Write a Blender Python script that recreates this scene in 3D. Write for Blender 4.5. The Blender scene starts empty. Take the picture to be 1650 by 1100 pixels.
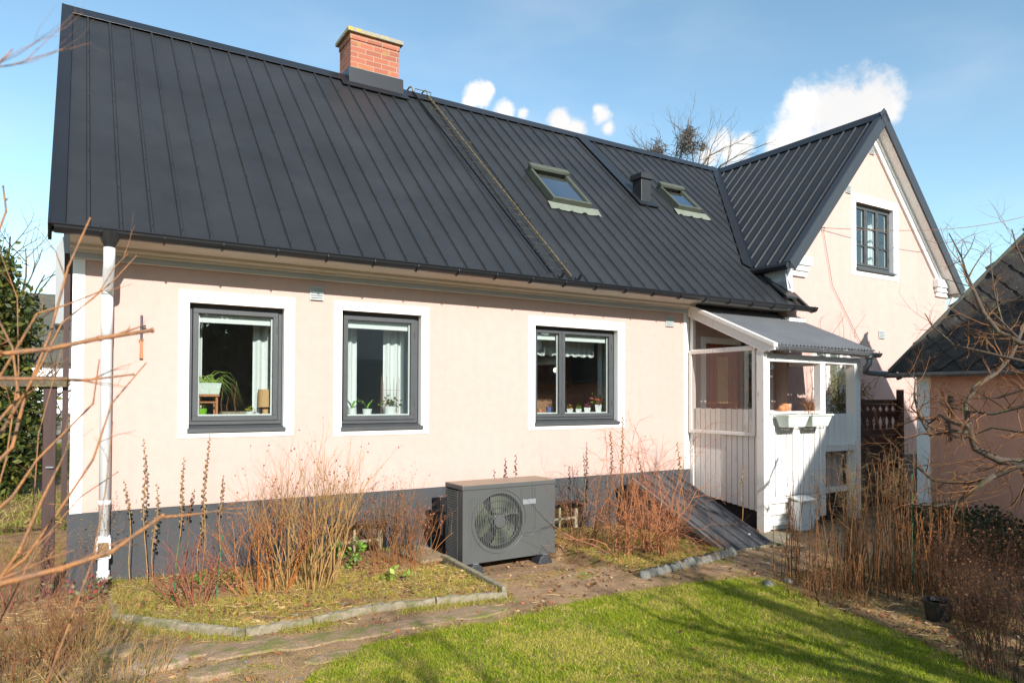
# Pink cottage with black sheet roof, garden side
SUN, SKY, CLOUD, EXPO = 4.3, .122, 5.1, .84
import bpy, math, random
import numpy as np
from mathutils import Vector, Matrix
R = math.radians
D = bpy.data
scene = bpy.context.scene
COL = scene.collection
rnd = random.Random(7)

# ------------------------------------------------------------ camera solve (measured once from the place)
FPX, PYP = 1129.14, 615.19
YAW, PITCH, ROLL = R(31.9228), R(1.1189), R(.1741)
CAMP = Vector((0, -6.7, 1.6))
cf = Vector((math.sin(YAW)*math.cos(PITCH), math.cos(YAW)*math.cos(PITCH), math.sin(PITCH)))
_r = Vector((math.cos(YAW), -math.sin(YAW), 0)); _u = _r.cross(cf)
cr = _r*math.cos(ROLL)+_u*math.sin(ROLL); cu = -_r*math.sin(ROLL)+_u*math.cos(ROLL)
def ray(x, y): return cf+cr*((x-825)/FPX)-cu*((y-PYP)/FPX)
def hit(x, y, ax, v):
    d = ray(x, y); return CAMP+d*((v-CAMP[ax])/d[ax])
def G(x, y, z=0.0): return hit(x, y, 2, z)
def at(x, y, dist):
    d = ray(x, y); return CAMP+d*dist

# ------------------------------------------------------------ mesh builder
class MB:
    def __init__(s): s.v = []; s.f = []; s.m = []; s.cm = 0
    def add(s, vs, fs, mi=None):
        o = len(s.v); s.v.extend([tuple(p) for p in vs])
        for f in fs: s.f.append(tuple(i+o for i in f)); s.m.append(s.cm if mi is None else mi)
        return s
    def box(s, x0, x1, y0, y1, z0, z1, mi=None):
        vs = [(x, y, z) for z in (z0, z1) for y in (y0, y1) for x in (x0, x1)]
        return s.add(vs, [(0,2,3,1),(4,5,7,6),(0,1,5,4),(2,6,7,3),(0,4,6,2),(1,3,7,5)], mi)
    def obox(s, c, ax, h, mi=None):
        c = Vector(c); A = [Vector(a).normalized()*k for a, k in zip(ax, h)]
        vs = [c+A[0]*i+A[1]*j+A[2]*k for k in (-1,1) for j in (-1,1) for i in (-1,1)]
        return s.add(vs, [(0,2,3,1),(4,5,7,6),(0,1,5,4),(2,6,7,3),(0,4,6,2),(1,3,7,5)], mi)
    def bar(s, a, b, w, h, up=(0,0,1), mi=None):
        a = Vector(a); b = Vector(b); d = (b-a); L = d.length; d.normalize()
        sd = d.cross(Vector(up)).normalized(); u = sd.cross(d)
        return s.obox((a+b)/2, (d, sd, u), (L/2, w/2, h/2), mi)
    def prism(s, pts, off, mi=None):
        n = len(pts); off = Vector(off); P = [Vector(p) for p in pts]
        vs = P+[p+off for p in P]
        fs = [tuple(range(n))[::-1], tuple(range(n, 2*n))]+[(i, (i+1) % n, (i+1) % n+n, i+n) for i in range(n)]
        return s.add(vs, fs, mi)
    def quad(s, a, b, c, d, mi=None): return s.add([a, b, c, d], [(0,1,2,3)], mi)
    def tube(s, pts, rad, n=6, cap=True, mi=None):
        P = [Vector(p) for p in pts]; m = len(P)
        if not hasattr(rad, '__len__'): rad = [rad]*m
        d0 = (P[-1]-P[0])
        ref = Vector((0,0,1)) if abs(d0.normalized().z if d0.length > 0 else 0) < .8 else Vector((1,0.13,0))
        vs = []
        for i in range(m):
            t = (P[min(i+1, m-1)]-P[max(i-1, 0)])
            if t.length < 1e-9: t = Vector((0,0,1))
            t.normalize(); a = t.cross(ref)
            if a.length < .05: a = t.cross(Vector((0.3,1,0.2)))
            a.normalize(); b = t.cross(a)
            for k in range(n):
                w = 2*math.pi*k/n; vs.append(P[i]+(a*math.cos(w)+b*math.sin(w))*rad[i])
        fs = [(i*n+k, i*n+(k+1) % n, (i+1)*n+(k+1) % n, (i+1)*n+k) for i in range(m-1) for k in range(n)]
        if cap: fs += [tuple(range(n))[::-1], tuple(range((m-1)*n, m*n))]
        return s.add(vs, fs, mi)
    def lathe(s, prof, c=(0,0,0), n=16, mi=None, axis='z'):
        vs = []; c = Vector(c)
        for r_, z in prof:
            for k in range(n):
                w = 2*math.pi*k/n; a, b = r_*math.cos(w), r_*math.sin(w)
                vs.append(c+(Vector((a, b, z)) if axis == 'z' else Vector((a, z, b))))
        m = len(prof)
        fs = [(i*n+k, i*n+(k+1) % n, (i+1)*n+(k+1) % n, (i+1)*n+k) for i in range(m-1) for k in range(n)]
        fs += [tuple(range(n))[::-1], tuple(range((m-1)*n, m*n))]
        return s.add(vs, fs, mi)
    def build(s, name, mat, parent=None, bevel=0, smooth=False, loc=None, **kw):
        me = D.meshes.new(name); me.from_pydata([tuple(p) for p in s.v], [], s.f); me.validate()
        mats = mat if isinstance(mat, (list, tuple)) else [mat]
        for m in mats: me.materials.append(m)
        if len(mats) > 1 and len(me.polygons) == len(s.m): me.polygons.foreach_set('material_index', s.m)
        if smooth: me.polygons.foreach_set('use_smooth', [True]*len(me.polygons))
        me.update()
        o = D.objects.new(name, me); COL.objects.link(o)
        if parent is not None:
            o.parent = parent
            o.location = -Vector(parent_world(parent)) if loc is None else loc
        elif loc is not None: o.location = loc
        if bevel:
            b = o.modifiers.new('bevel', 'BEVEL'); b.width = bevel; b.segments = 2; b.limit_method = 'ANGLE'; b.angle_limit = R(40)
        if kw: tag(o, **kw)
        return o
def parent_world(p):
    v = Vector(p.location)
    while p.parent is not None: p = p.parent; v += Vector(p.location)
    return v
def tag(o, label=None, cat=None, group=None, kind=None):
    if label: o['label'] = label
    if cat: o['category'] = cat
    if group: o['group'] = group
    if kind: o['kind'] = kind
    return o
def thing(name, label, cat, loc=(0,0,0), group=None):
    o = D.objects.new(name, None); COL.objects.link(o); o.location = loc; o.empty_display_size = .1
    return tag(o, label, cat, group)
def part_empty(name, parent):
    o = D.objects.new(name, None); COL.objects.link(o); o.parent = parent
    o.location = (0,0,0); return o
def copy_tree(o, parent=None):
    c = o.copy(); COL.objects.link(c)
    if parent is not None: c.parent = parent
    for ch in [x for x in D.objects if x.parent == o]: copy_tree(ch, c)
    return c

# ------------------------------------------------------------ materials
def newmat(name):
    m = D.materials.new(name); m.use_nodes = True
    nt = m.node_tree; b = nt.nodes['Principled BSDF']; return m, nt, b
def N(nt, t, **kw):
    n = nt.nodes.new(t)
    for k, v in kw.items():
        if hasattr(n, k): setattr(n, k, v)
        else: n.inputs[k].default_value = v
    return n
def c4(c): return (c[0], c[1], c[2], 1)
def mat(name, col, rough=.7, var=.12, scale=6, col2=None, metal=0, bump=.0, bscale=40, spec=.5, fine=.0, stretch=None, thresh=None):
    """procedural: base colour varied by two noises, optional second colour in patches, noise bump"""
    m, nt, b = newmat(name); L = nt.links
    tc = N(nt, 'ShaderNodeTexCoord'); src = tc.outputs['Object']
    if stretch:
        mp = N(nt, 'ShaderNodeMapping'); mp.inputs['Scale'].default_value = stretch; L.new(src, mp.inputs[0]); src = mp.outputs[0]
    n1 = N(nt, 'ShaderNodeTexNoise'); n1.inputs['Scale'].default_value = scale; n1.inputs['Detail'].default_value = 6; n1.inputs['Roughness'].default_value = .65
    L.new(src, n1.inputs['Vector'])
    ramp = N(nt, 'ShaderNodeValToRGB'); e = ramp.color_ramp.elements
    if col2 is None:
        e[0].position = .3; e[1].position = .7
        e[0].color = c4([max(0, c*(1-var)) for c in col]); e[1].color = c4([min(1, c*(1+var)) for c in col])
    else:
        lo, hi = thresh or (.45, .62)
        e[0].position = lo; e[1].position = hi; e[0].color = c4(col); e[1].color = c4(col2)
    L.new(n1.outputs['Fac'], ramp.inputs[0]); out = ramp.outputs[0]
    if fine:
        n2 = N(nt, 'ShaderNodeTexNoise'); n2.inputs['Scale'].default_value = scale*14; n2.inputs['Detail'].default_value = 4
        L.new(src, n2.inputs['Vector'])
        mr = N(nt, 'ShaderNodeMapRange'); mr.inputs['From Min'].default_value = .3; mr.inputs['From Max'].default_value = .7
        mr.inputs['To Min'].default_value = 1-fine; mr.inputs['To Max'].default_value = 1+fine; L.new(n2.outputs['Fac'], mr.inputs[0])
        mx = N(nt, 'ShaderNodeVectorMath', operation='SCALE'); L.new(out, mx.inputs[0]); L.new(mr.outputs[0], mx.inputs['Scale']); out = mx.outputs[0]
    L.new(out, b.inputs['Base Color'])
    b.inputs['Roughness'].default_value = rough; b.inputs['Metallic'].default_value = metal
    b.inputs['Specular IOR Level'].default_value = spec
    if bump:
        n3 = N(nt, 'ShaderNodeTexNoise'); n3.inputs['Scale'].default_value = bscale; n3.inputs['Detail'].default_value = 5
        L.new(src, n3.inputs['Vector'])
        bp = N(nt, 'ShaderNodeBump'); bp.inputs['Strength'].default_value = bump; bp.inputs['Distance'].default_value = .01
        L.new(n3.outputs['Fac'], bp.inputs['Height']); L.new(bp.outputs[0], b.inputs['Normal'])
    return m
def glassmat(name, tint=(.93,.96,.95), base=.06, rough=.0):
    m = D.materials.new(name); m.use_nodes = True; nt = m.node_tree; nt.nodes.clear(); L = nt.links
    o = N(nt, 'ShaderNodeOutputMaterial'); mx = N(nt, 'ShaderNodeMixShader'); t = N(nt, 'ShaderNodeBsdfTransparent'); t.inputs[0].default_value = c4(tint)
    g = N(nt, 'ShaderNodeBsdfGlossy'); g.inputs['Roughness'].default_value = rough
    fr = N(nt, 'ShaderNodeFresnel'); fr.inputs[0].default_value = 1.5
    ad = N(nt, 'ShaderNodeMath', operation='ADD', use_clamp=True); L.new(fr.outputs[0], ad.inputs[0]); ad.inputs[1].default_value = base
    n = N(nt, 'ShaderNodeTexNoise'); n.inputs['Scale'].default_value = 1.3; tc = N(nt, 'ShaderNodeTexCoord'); L.new(tc.outputs['Object'], n.inputs['Vector'])
    bp = N(nt, 'ShaderNodeBump'); bp.inputs['Strength'].default_value = .05; bp.inputs['Distance'].default_value = .02; L.new(n.outputs[0], bp.inputs['Height']); L.new(bp.outputs[0], g.inputs['Normal'])
    geo = N(nt, 'ShaderNodeNewGeometry'); ib_ = N(nt, 'ShaderNodeMath', operation='SUBTRACT'); ib_.inputs[0].default_value = 1; L.new(geo.outputs['Backfacing'], ib_.inputs[1])
    ml = N(nt, 'ShaderNodeMath', operation='MULTIPLY'); L.new(ad.outputs[0], ml.inputs[0]); L.new(ib_.outputs[0], ml.inputs[1])
    L.new(ml.outputs[0], mx.inputs[0]); L.new(t.outputs[0], mx.inputs[1]); L.new(g.outputs[0], mx.inputs[2]); L.new(mx.outputs[0], o.inputs[0])
    return m
def leafmat(name, trans=.35, rough=.5):
    """colour from the per-face attribute 'tint'"""
    m, nt, b = newmat(name); L = nt.links
    a = N(nt, 'ShaderNodeAttribute', attribute_name='tint'); L.new(a.outputs['Color'], b.inputs['Base Color'])
    b.inputs['Roughness'].default_value = rough; b.inputs['Specular IOR Level'].default_value = .3
    if trans:
        tr = N(nt, 'ShaderNodeBsdfTranslucent'); L.new(a.outputs['Color'], tr.inputs[0]); mx = N(nt, 'ShaderNodeMixShader'); mx.inputs[0].default_value = trans
        o = [n for n in nt.nodes if n.type == 'OUTPUT_MATERIAL'][0]
        L.new(b.outputs[0], mx.inputs[1]); L.new(tr.outputs[0], mx.inputs[2]); L.new(mx.outputs[0], o.inputs[0])
    return m

M = {}
M['plaster'] = mat('pink_plaster', (.525,.358,.305), .9, .03, .8, fine=.03, bump=.25, bscale=60)
M['plaster_old'] = mat('old_salmon_plaster', (.62,.29,.19), .9, .10, 2.0, fine=.04, bump=.35, bscale=40)
M['white'] = mat('white_plaster', (.80,.79,.76), .85, .03, 3, fine=.02, bump=.15, bscale=70)
M['base'] = mat('grey_plinth', (.050,.053,.056), .8, .10, 2.5, fine=.06, bump=.3, bscale=50)
M['cornice'] = mat('cornice_paint', (.70,.65,.57), .8, .06, 4, stretch=(.4,1,1), fine=.03)
M['roof'] = mat('black_sheet_metal', (.023,.024,.025), .43, .25, 1.1, spec=.42, bump=.25, bscale=1.8, fine=.05, metal=.0)
M['trimblk'] = mat('black_metal_trim', (.014,.015,.017), .35, .12, 3, spec=.5)
M['frame'] = mat('grey_window_paint', (.062,.066,.068), .5, .10, 8, spec=.4)
M['whitewood'] = mat('white_painted_wood', (.78,.75,.70), .6, .05, 7, stretch=(3,3,.5), fine=.05, bump=.15, bscale=30)
M['wornwood'] = mat('worn_white_wood', (.72,.67,.61), .7, 0, 14, col2=(.42,.35,.29), thresh=(.60,.72), stretch=(2,2,.5), fine=.08, bump=.3, bscale=40)
M['pipe'] = mat('white_pipe', (.74,.76,.76), .35, .04, 5)
M['rust'] = mat('dark_brown_iron', (.06,.03,.022), .6, .3, 12, bump=.2)
M['glass'] = glassmat('window_glass', base=.16)
M['skyglass'] = glassmat('skylight_glass', tint=(.35,.42,.5), base=.55)
M['porchglass'] = glassmat('porch_glass', tint=(.97,.97,.96), base=.03)
M['sandstone'] = mat('sandy_flagstone', (.32,.23,.15), .95, 0, 7, col2=(.17,.16,.05), thresh=(.5,.64), fine=.25, bump=.7, bscale=22)
M['flag'] = mat('brown_flagstone', (.26,.175,.105), .95, 0, 6, col2=(.16,.15,.04), thresh=(.46,.60), fine=.28, bump=.7, bscale=22)
M['twigrose'] = mat('rose_twig', (.36,.14,.055), .6, .5, 9)
M['shadeboard'] = mat('shaded_brown_boards', (.36,.29,.25), .8, .2, 5, stretch=(6,3,.4), fine=.1)  # brown-grey boards, with the porch bay's shade put into the colour
M['plate'] = mat('grey_name_plate', (.22,.23,.24), .4, .05, 5)
M['fgtwig'] = mat('brown_orange_bark', (.33,.145,.05), .75, 0, 26, col2=(.17,.10,.06), thresh=(.45,.62), fine=.25, bump=.5, bscale=90)
M['oldframe'] = mat('yellowed_frame', (.34,.29,.18), .8, .2, 20)
M['interior'] = mat('dim_room_wall', (.42,.41,.39), .9, .1, 1)
M['darkwood'] = mat('brown_kitchen_wood', (.30,.15,.085), .6, .2, 3, stretch=(1,1,.2))
M['curtain'] = mat('white_curtain', (.70,.72,.70), .95, .05, 9, stretch=(6,1,.3))
M['lead'] = mat('greygreen_sheet', (.07,.078,.058), .55, .12, 8, fine=.05)
M['flash'] = mat('pale_green_apron', (.16,.18,.14), .6, .12, 10, fine=.05)
M['ladder'] = mat('weathered_ladder_metal', (.035,.035,.03), .5, 0, 9, col2=(.10,.08,.04), thresh=(.5,.6))
M['pump'] = mat('grey_heat_pump_shell', (.080,.084,.081), .45, .05, 3, spec=.4)
M['pumptop'] = mat('tan_pump_lid', (.30,.215,.15), .6, .1, 5)  # paler and browner than the shell
M['pumpdark'] = mat('dark_cavity', (.012,.012,.012), .8, .1, 5)  # near-black, also stands in for shade under the porch floor
M['fan'] = mat('pale_green_fan', (.11,.125,.085), .5, .15, 9)
M['rubber'] = mat('black_rubber', (.03,.032,.036), .6, .15, 10)
M['steel'] = mat('galvanised_steel', (.36,.38,.40), .4, .15, 14, metal=.7)
M['zinc'] = mat('grey_zinc_gutter', (.17,.18,.185), .42, .2, 12, metal=.45, fine=.08)
M['corr'] = mat('grey_corrugated_sheet', (.13,.135,.14), .5, .12, 3, fine=.05)
M['hatch'] = mat('grey_hatch_sheet', (.055,.058,.062), .5, 0, 3, col2=(.10,.10,.10), thresh=(.45,.75), fine=.08)
M['doorred'] = mat('red_brown_door', (.34,.09,.045), .5, .15, 5, stretch=(5,1,.4))
M['brownwood'] = mat('dark_brown_wood', (.045,.022,.018), .7, .25, 6, stretch=(4,4,.4), bump=.2)
M['concrete'] = mat('lichen_concrete', (.25,.21,.145), .95, 0, 18, col2=(.13,.13,.05), thresh=(.45,.65), fine=.25, bump=.7, bscale=30)
M['stone'] = mat('grey_cobble', (.17,.165,.14), .9, 0, 8, col2=(.05,.06,.035), thresh=(.5,.68), fine=.25, bump=.7, bscale=25)
M['plastic'] = mat('pale_green_plastic', (.62,.68,.60), .4, .04, 6)
M['ventplastic'] = mat('pale_vent_plastic', (.40,.43,.42), .5, .04, 6)
M['terracotta'] = mat('orange_clay', (.50,.20,.08), .8, .25, 18, bump=.4)
M['bark'] = mat('grey_bark', (.085,.062,.042), .9, 0, 9, col2=(.17,.17,.05), thresh=(.56,.70), fine=.25, bump=.5, bscale=40)
M['twigred'] = mat('red_twig', (.25,.08,.045), .6, .3, 25)
M['twigorange'] = mat('orange_twig', (.34,.125,.03), .55, .3, 22)
M['twigtan'] = mat('tan_twig', (.33,.19,.065), .75, .35, 20)
M['twigbrown'] = mat('brown_twig', (.17,.072,.022), .8, .35, 20)
M['twigdark'] = mat('dark_purple_twig', (.11,.048,.025), .8, .35, 20)
M['seed'] = mat('dry_seed_head', (.20,.13,.06), .9, .4, 60)
M['leaf'] = leafmat('leaf')
M['grass'] = leafmat('grass_blade', trans=.4)
M['litter'] = leafmat('dry_leaf', trans=.15, rough=.8)
M['pinkpot'] = mat('green_pot', (.22,.50,.04), .4, .05, 6)
M['potwhite'] = mat('white_pot', (.72,.73,.70), .35, .04, 6)
M['potblue'] = mat('blue_pot', (.12,.17,.33), .3, .2, 30)
M['tan'] = mat('tan_lamp_shade', (.55,.33,.15), .8, .05, 30)
M['wicker'] = mat('wicker', (.34,.27,.18), .8, .3, 40)
M['plantwood'] = mat('orange_wood', (.42,.16,.06), .6, .2, 8, stretch=(1,1,.3))
M['sackwhite'] = mat('wrapped_fabric', (.46,.48,.50), .8, .15, 12, bump=.6, bscale=14)
M['nest'] = mat('twig_nest', (.095,.08,.06), .9, .4, 18)
M['plasticblk'] = mat('black_plastic_pot', (.012,.012,.013), .45, .2, 10)
M['greywall'] = mat('grey_fibre_board', (.30,.32,.32), .8, .06, 3)
M['farwhite'] = mat('far_white_wall', (.76,.76,.74), .85, .04, 2)
M['farroof'] = mat('far_dark_roof', (.07,.066,.055), .85, 0, 4, col2=(.12,.12,.06), thresh=(.5,.7), stretch=(1,6,6))
M['bronze'] = mat('blued_metal', (.10,.10,.115), .4, .2, 10, metal=.6)
M['wire'] = mat('rusty_wire', (.20,.10,.06), .7, .3, 12)
def brickmat():
    m, nt, b = newmat('red_brick'); L = nt.links
    tc = N(nt, 'ShaderNodeTexCoord'); sp = N(nt, 'ShaderNodeSeparateXYZ'); L.new(tc.outputs['Object'], sp.inputs[0])
    ad = N(nt, 'ShaderNodeMath', operation='ADD'); L.new(sp.outputs[0], ad.inputs[0]); L.new(sp.outputs[1], ad.inputs[1])
    cb = N(nt, 'ShaderNodeCombineXYZ'); L.new(ad.outputs[0], cb.inputs[0]); L.new(sp.outputs[2], cb.inputs[1])
    br = N(nt, 'ShaderNodeTexBrick'); br.inputs['Scale'].default_value = 1; br.inputs['Brick Width'].default_value = .235; br.inputs['Row Height'].default_value = .0745
    br.inputs['Mortar Size'].default_value = .0045; br.inputs['Bias'].default_value = -.1; br.inputs['Mortar Smooth'].default_value = .2
    br.inputs['Color1'].default_value = (.36,.115,.065,1); br.inputs['Color2'].default_value = (.26,.085,.05,1); br.inputs['Mortar'].default_value = (.34,.29,.22,1)
    L.new(cb.outputs[0], br.inputs['Vector'])
    n = N(nt, 'ShaderNodeTexNoise'); n.inputs['Scale'].default_value = 6; n.inputs['Detail'].default_value = 6; L.new(tc.outputs['Object'], n.inputs['Vector'])
    rp = N(nt, 'ShaderNodeValToRGB'); rp.color_ramp.elements[0].position = .58; rp.color_ramp.elements[1].position = .68
    L.new(n.outputs[0], rp.inputs[0])
    mx = N(nt, 'ShaderNodeMix', data_type='RGBA'); L.new(rp.outputs[0], mx.inputs['Factor']); L.new(br.outputs['Color'], mx.inputs['A']); mx.inputs['B'].default_value = (.30,.20,.06,1)
    L.new(mx.outputs['Result'], b.inputs['Base Color']); b.inputs['Roughness'].default_value = .9
    bp = N(nt, 'ShaderNodeBump', invert=True); bp.inputs['Strength'].default_value = .6; bp.inputs['Distance'].default_value = .006; L.new(br.outputs['Fac'], bp.inputs['Height']); L.new(bp.outputs[0], b.inputs['Normal'])
    return m
M['brick'] = brickmat()
def weather_plaster(m, amt=.05, splash=True):
    nt = m.node_tree; L = nt.links; b = nt.nodes['Principled BSDF']; src = b.inputs['Base Color'].links[0].from_socket
    tc = N(nt, 'ShaderNodeTexCoord'); mp = N(nt, 'ShaderNodeMapping'); mp.inputs['Scale'].default_value = (5,5,.35); L.new(tc.outputs['Object'], mp.inputs[0])
    n = N(nt, 'ShaderNodeTexNoise'); n.inputs['Scale'].default_value = 1.6; n.inputs['Detail'].default_value = 8; L.new(mp.outputs[0], n.inputs['Vector'])
    r_ = N(nt, 'ShaderNodeMapRange'); r_.inputs['From Min'].default_value = .5; r_.inputs['From Max'].default_value = .75; r_.inputs['To Min'].default_value = 1; r_.inputs['To Max'].default_value = 1-amt; L.new(n.outputs[0], r_.inputs[0])
    sc = N(nt, 'ShaderNodeVectorMath', operation='SCALE'); L.new(src, sc.inputs[0]); L.new(r_.outputs[0], sc.inputs['Scale']); out = sc.outputs[0]
    if splash:
        sp = N(nt, 'ShaderNodeSeparateXYZ'); L.new(tc.outputs['Object'], sp.inputs[0]); n2 = N(nt, 'ShaderNodeTexNoise'); n2.inputs['Scale'].default_value = 9; n2.inputs['Detail'].default_value = 9; L.new(tc.outputs['Object'], n2.inputs['Vector'])
        h = N(nt, 'ShaderNodeMapRange'); h.inputs['From Min'].default_value = .60; h.inputs['From Max'].default_value = 1.05; h.inputs['To Min'].default_value = .62; h.inputs['To Max'].default_value = .0; L.new(sp.outputs[2], h.inputs[0])
        ad = N(nt, 'ShaderNodeMath', operation='ADD'); L.new(h.outputs[0], ad.inputs[0]); L.new(n2.outputs[0], ad.inputs[1])
        q = N(nt, 'ShaderNodeMapRange'); q.inputs['From Min'].default_value = .82; q.inputs['From Max'].default_value = 1.25; q.inputs['To Max'].default_value = .16; L.new(ad.outputs[0], q.inputs[0])
        mx = N(nt, 'ShaderNodeMix', data_type='RGBA'); L.new(q.outputs[0], mx.inputs['Factor']); L.new(out, mx.inputs['A']); mx.inputs['B'].default_value = (.33,.25,.18,1); out = mx.outputs['Result']
    L.new(out, b.inputs['Base Color'])
weather_plaster(M['plaster'], .04); weather_plaster(M['plaster_old'], .14); weather_plaster(M['base'], .25, False); weather_plaster(M['pipe'], .15, False)
def slatemat():
    m, nt, b = newmat('mossy_diamond_slate'); L = nt.links
    tc = N(nt, 'ShaderNodeTexCoord')
    n = N(nt, 'ShaderNodeTexNoise'); n.inputs['Scale'].default_value = 5; n.inputs['Detail'].default_value = 8; n.inputs['Roughness'].default_value = .7; L.new(tc.outputs['Object'], n.inputs['Vector'])
    rp = N(nt, 'ShaderNodeValToRGB'); e = rp.color_ramp.elements; e[0].position = .35; e[0].color = (.022,.018,.016,1); e[1].position = .6; e[1].color = (.055,.046,.038,1)
    e2 = e.new(.68); e2.color = (.10,.11,.045,1); L.new(n.outputs[0], rp.inputs[0])
    n2 = N(nt, 'ShaderNodeTexNoise'); n2.inputs['Scale'].default_value = 45; L.new(tc.outputs['Object'], n2.inputs['Vector'])
    r2 = N(nt, 'ShaderNodeValToRGB'); r2.color_ramp.elements[0].position = .68; r2.color_ramp.elements[1].position = .74; L.new(n2.outputs[0], r2.inputs[0])
    mx = N(nt, 'ShaderNodeMix', data_type='RGBA'); L.new(r2.outputs[0], mx.inputs['Factor']); L.new(rp.outputs[0], mx.inputs['A']); mx.inputs['B'].default_value = (.22,.21,.19,1)
    L.new(mx.outputs['Result'], b.inputs['Base Color']); b.inputs['Roughness'].default_value = .9
    bp = N(nt, 'ShaderNodeBump'); bp.inputs['Strength'].default_value = .4; bp.inputs['Distance'].default_value = .01; L.new(n2.outputs[0], bp.inputs['Height']); L.new(bp.outputs[0], b.inputs['Normal'])
    return m
M['slate'] = slatemat()
def lichen():
    return mat('lichen_slab', (.27,.25,.20), .95, 0, 14, col2=(.45,.33,.06), thresh=(.52,.6), fine=.2, bump=.5)
M['cap'] = lichen()
# ------------------------------------------------------------ the house
TS = 3.28/3.42                       # main roof slope
def rz(y): return 2.86+TS*(y+.42)    # front roof plane
EY, RY, RZ = -.42, 3.0, 6.14
XL, XR = -.17, 8.90
WX0, WX1, WY = 8.75, 13.15, -.20     # gable wing walls
AX, AZ = 10.88, 6.11                 # wing ridge
WEL, WER, WEZ = 8.53, 13.30, 3.50
house = thing('house', 'pink plastered cottage with black metal roof and projecting gable wing', 'house', (4.4, 3, 0))

def wall_face(mb, x0, x1, z0, z1, y, holes, depth=.16, mi=0):
    xs = sorted({x0, x1, *[h[0] for h in holes], *[h[1] for h in holes]}); zs = sorted({z0, z1, *[h[2] for h in holes], *[h[3] for h in holes]})
    for i in range(len(xs)-1):
        for j in range(len(zs)-1):
            cx, cz = (xs[i]+xs[i+1])/2, (zs[j]+zs[j+1])/2
            if any(h[0] < cx < h[1] and h[2] < cz < h[3] for h in holes): continue
            mb.quad((xs[i], y, zs[j]), (xs[i+1], y, zs[j]), (xs[i+1], y, zs[j+1]), (xs[i], y, zs[j+1]), mi)
    for (a, b, c, d) in holes:
        for p, q in (((a, c), (b, c)), ((b, c), (b, d)), ((b, d), (a, d)), ((a, d), (a, c))):
            mb.quad((p[0], y, p[1]), (q[0], y, q[1]), (q[0], y+depth, q[1]), (p[0], y+depth, p[1]), mi)
W1 = (.838, 1.662, 1.295, 2.41); W2 = (2.209, 3.064, 1.28, 2.433); W3 = (4.485, 5.73, 1.282, 2.412)
DOOR = (7.28, 7.98, .35, 2.32); PW = (8.06, 8.60, 1.10, 2.30)
WW = (10.45, 11.52, 3.63, 4.69); WL = (9.42, 10.20, 1.35, 2.35)
PZ = .637
w = MB()
wall_face(w, -.03, WX0, PZ, 2.90, 0, [W1, W2, W3, (DOOR[0], DOOR[1], PZ, DOOR[3]), PW])
# left gable side, back, right closing
w.prism([(-.03,0.001,PZ), (-.03,6.0,PZ), (-.03,6.0,2.95), (-.03,3.0,5.95), (-.03,0.001,2.95)], (.12,0,0))
w.box(-.03, WX0, 5.9, 6.0, 0, 2.95)
w.build('wall', M['plaster'], house)
# wing gable wall with window hole : rectangle below, gable above made of strips
w = MB()
wall_face(w, WX0, WX1, PZ, 3.48, WY, [WL])
sl = lambda x: min(3.48+(x-WX0)*(5.93-3.48)/(AX-WX0), 3.48+(WX1-x)*(5.93-3.48)/(WX1-AX))
xs = [WX0, WW[0], WW[1], WX1]
w.add([(WX0,WY,3.48), (WW[0],WY,3.48), (WW[0],WY,sl(WW[0]))], [(0,1,2)])
w.quad((WW[0],WY,3.48), (WW[1],WY,3.48), (WW[1],WY,WW[2]), (WW[0],WY,WW[2]))
w.add([(WW[0],WY,WW[3]), (WW[1],WY,WW[3]), (WW[1],WY,sl(WW[1])), (AX,WY,5.93), (WW[0],WY,sl(WW[0]))], [(0,1,2,3,4)])
w.add([(WW[1],WY,3.48), (WX1,WY,3.48), (WW[1],WY,sl(WW[1]))], [(0,1,2)])
for p, q in (((WW[0], WW[2]), (WW[1], WW[2])), ((WW[1], WW[2]), (WW[1], WW[3])), ((WW[1], WW[3]), (WW[0], WW[3])), ((WW[0], WW[3]), (WW[0], WW[2]))):
    w.quad((p[0],WY,p[1]), (q[0],WY,q[1]), (q[0],WY+.14,q[1]), (p[0],WY+.14,p[1]))
w.box(WX0, WX0+.12, WY+.001, 7.4, 0, 3.5); w.box(WX1-.12, WX1, WY+.001, 7.4, 0, 3.5); w.box(WX0, WX1, 7.3, 7.4, 0, 3.5)
w.build('gable_wall', M['plaster'], house)
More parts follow.
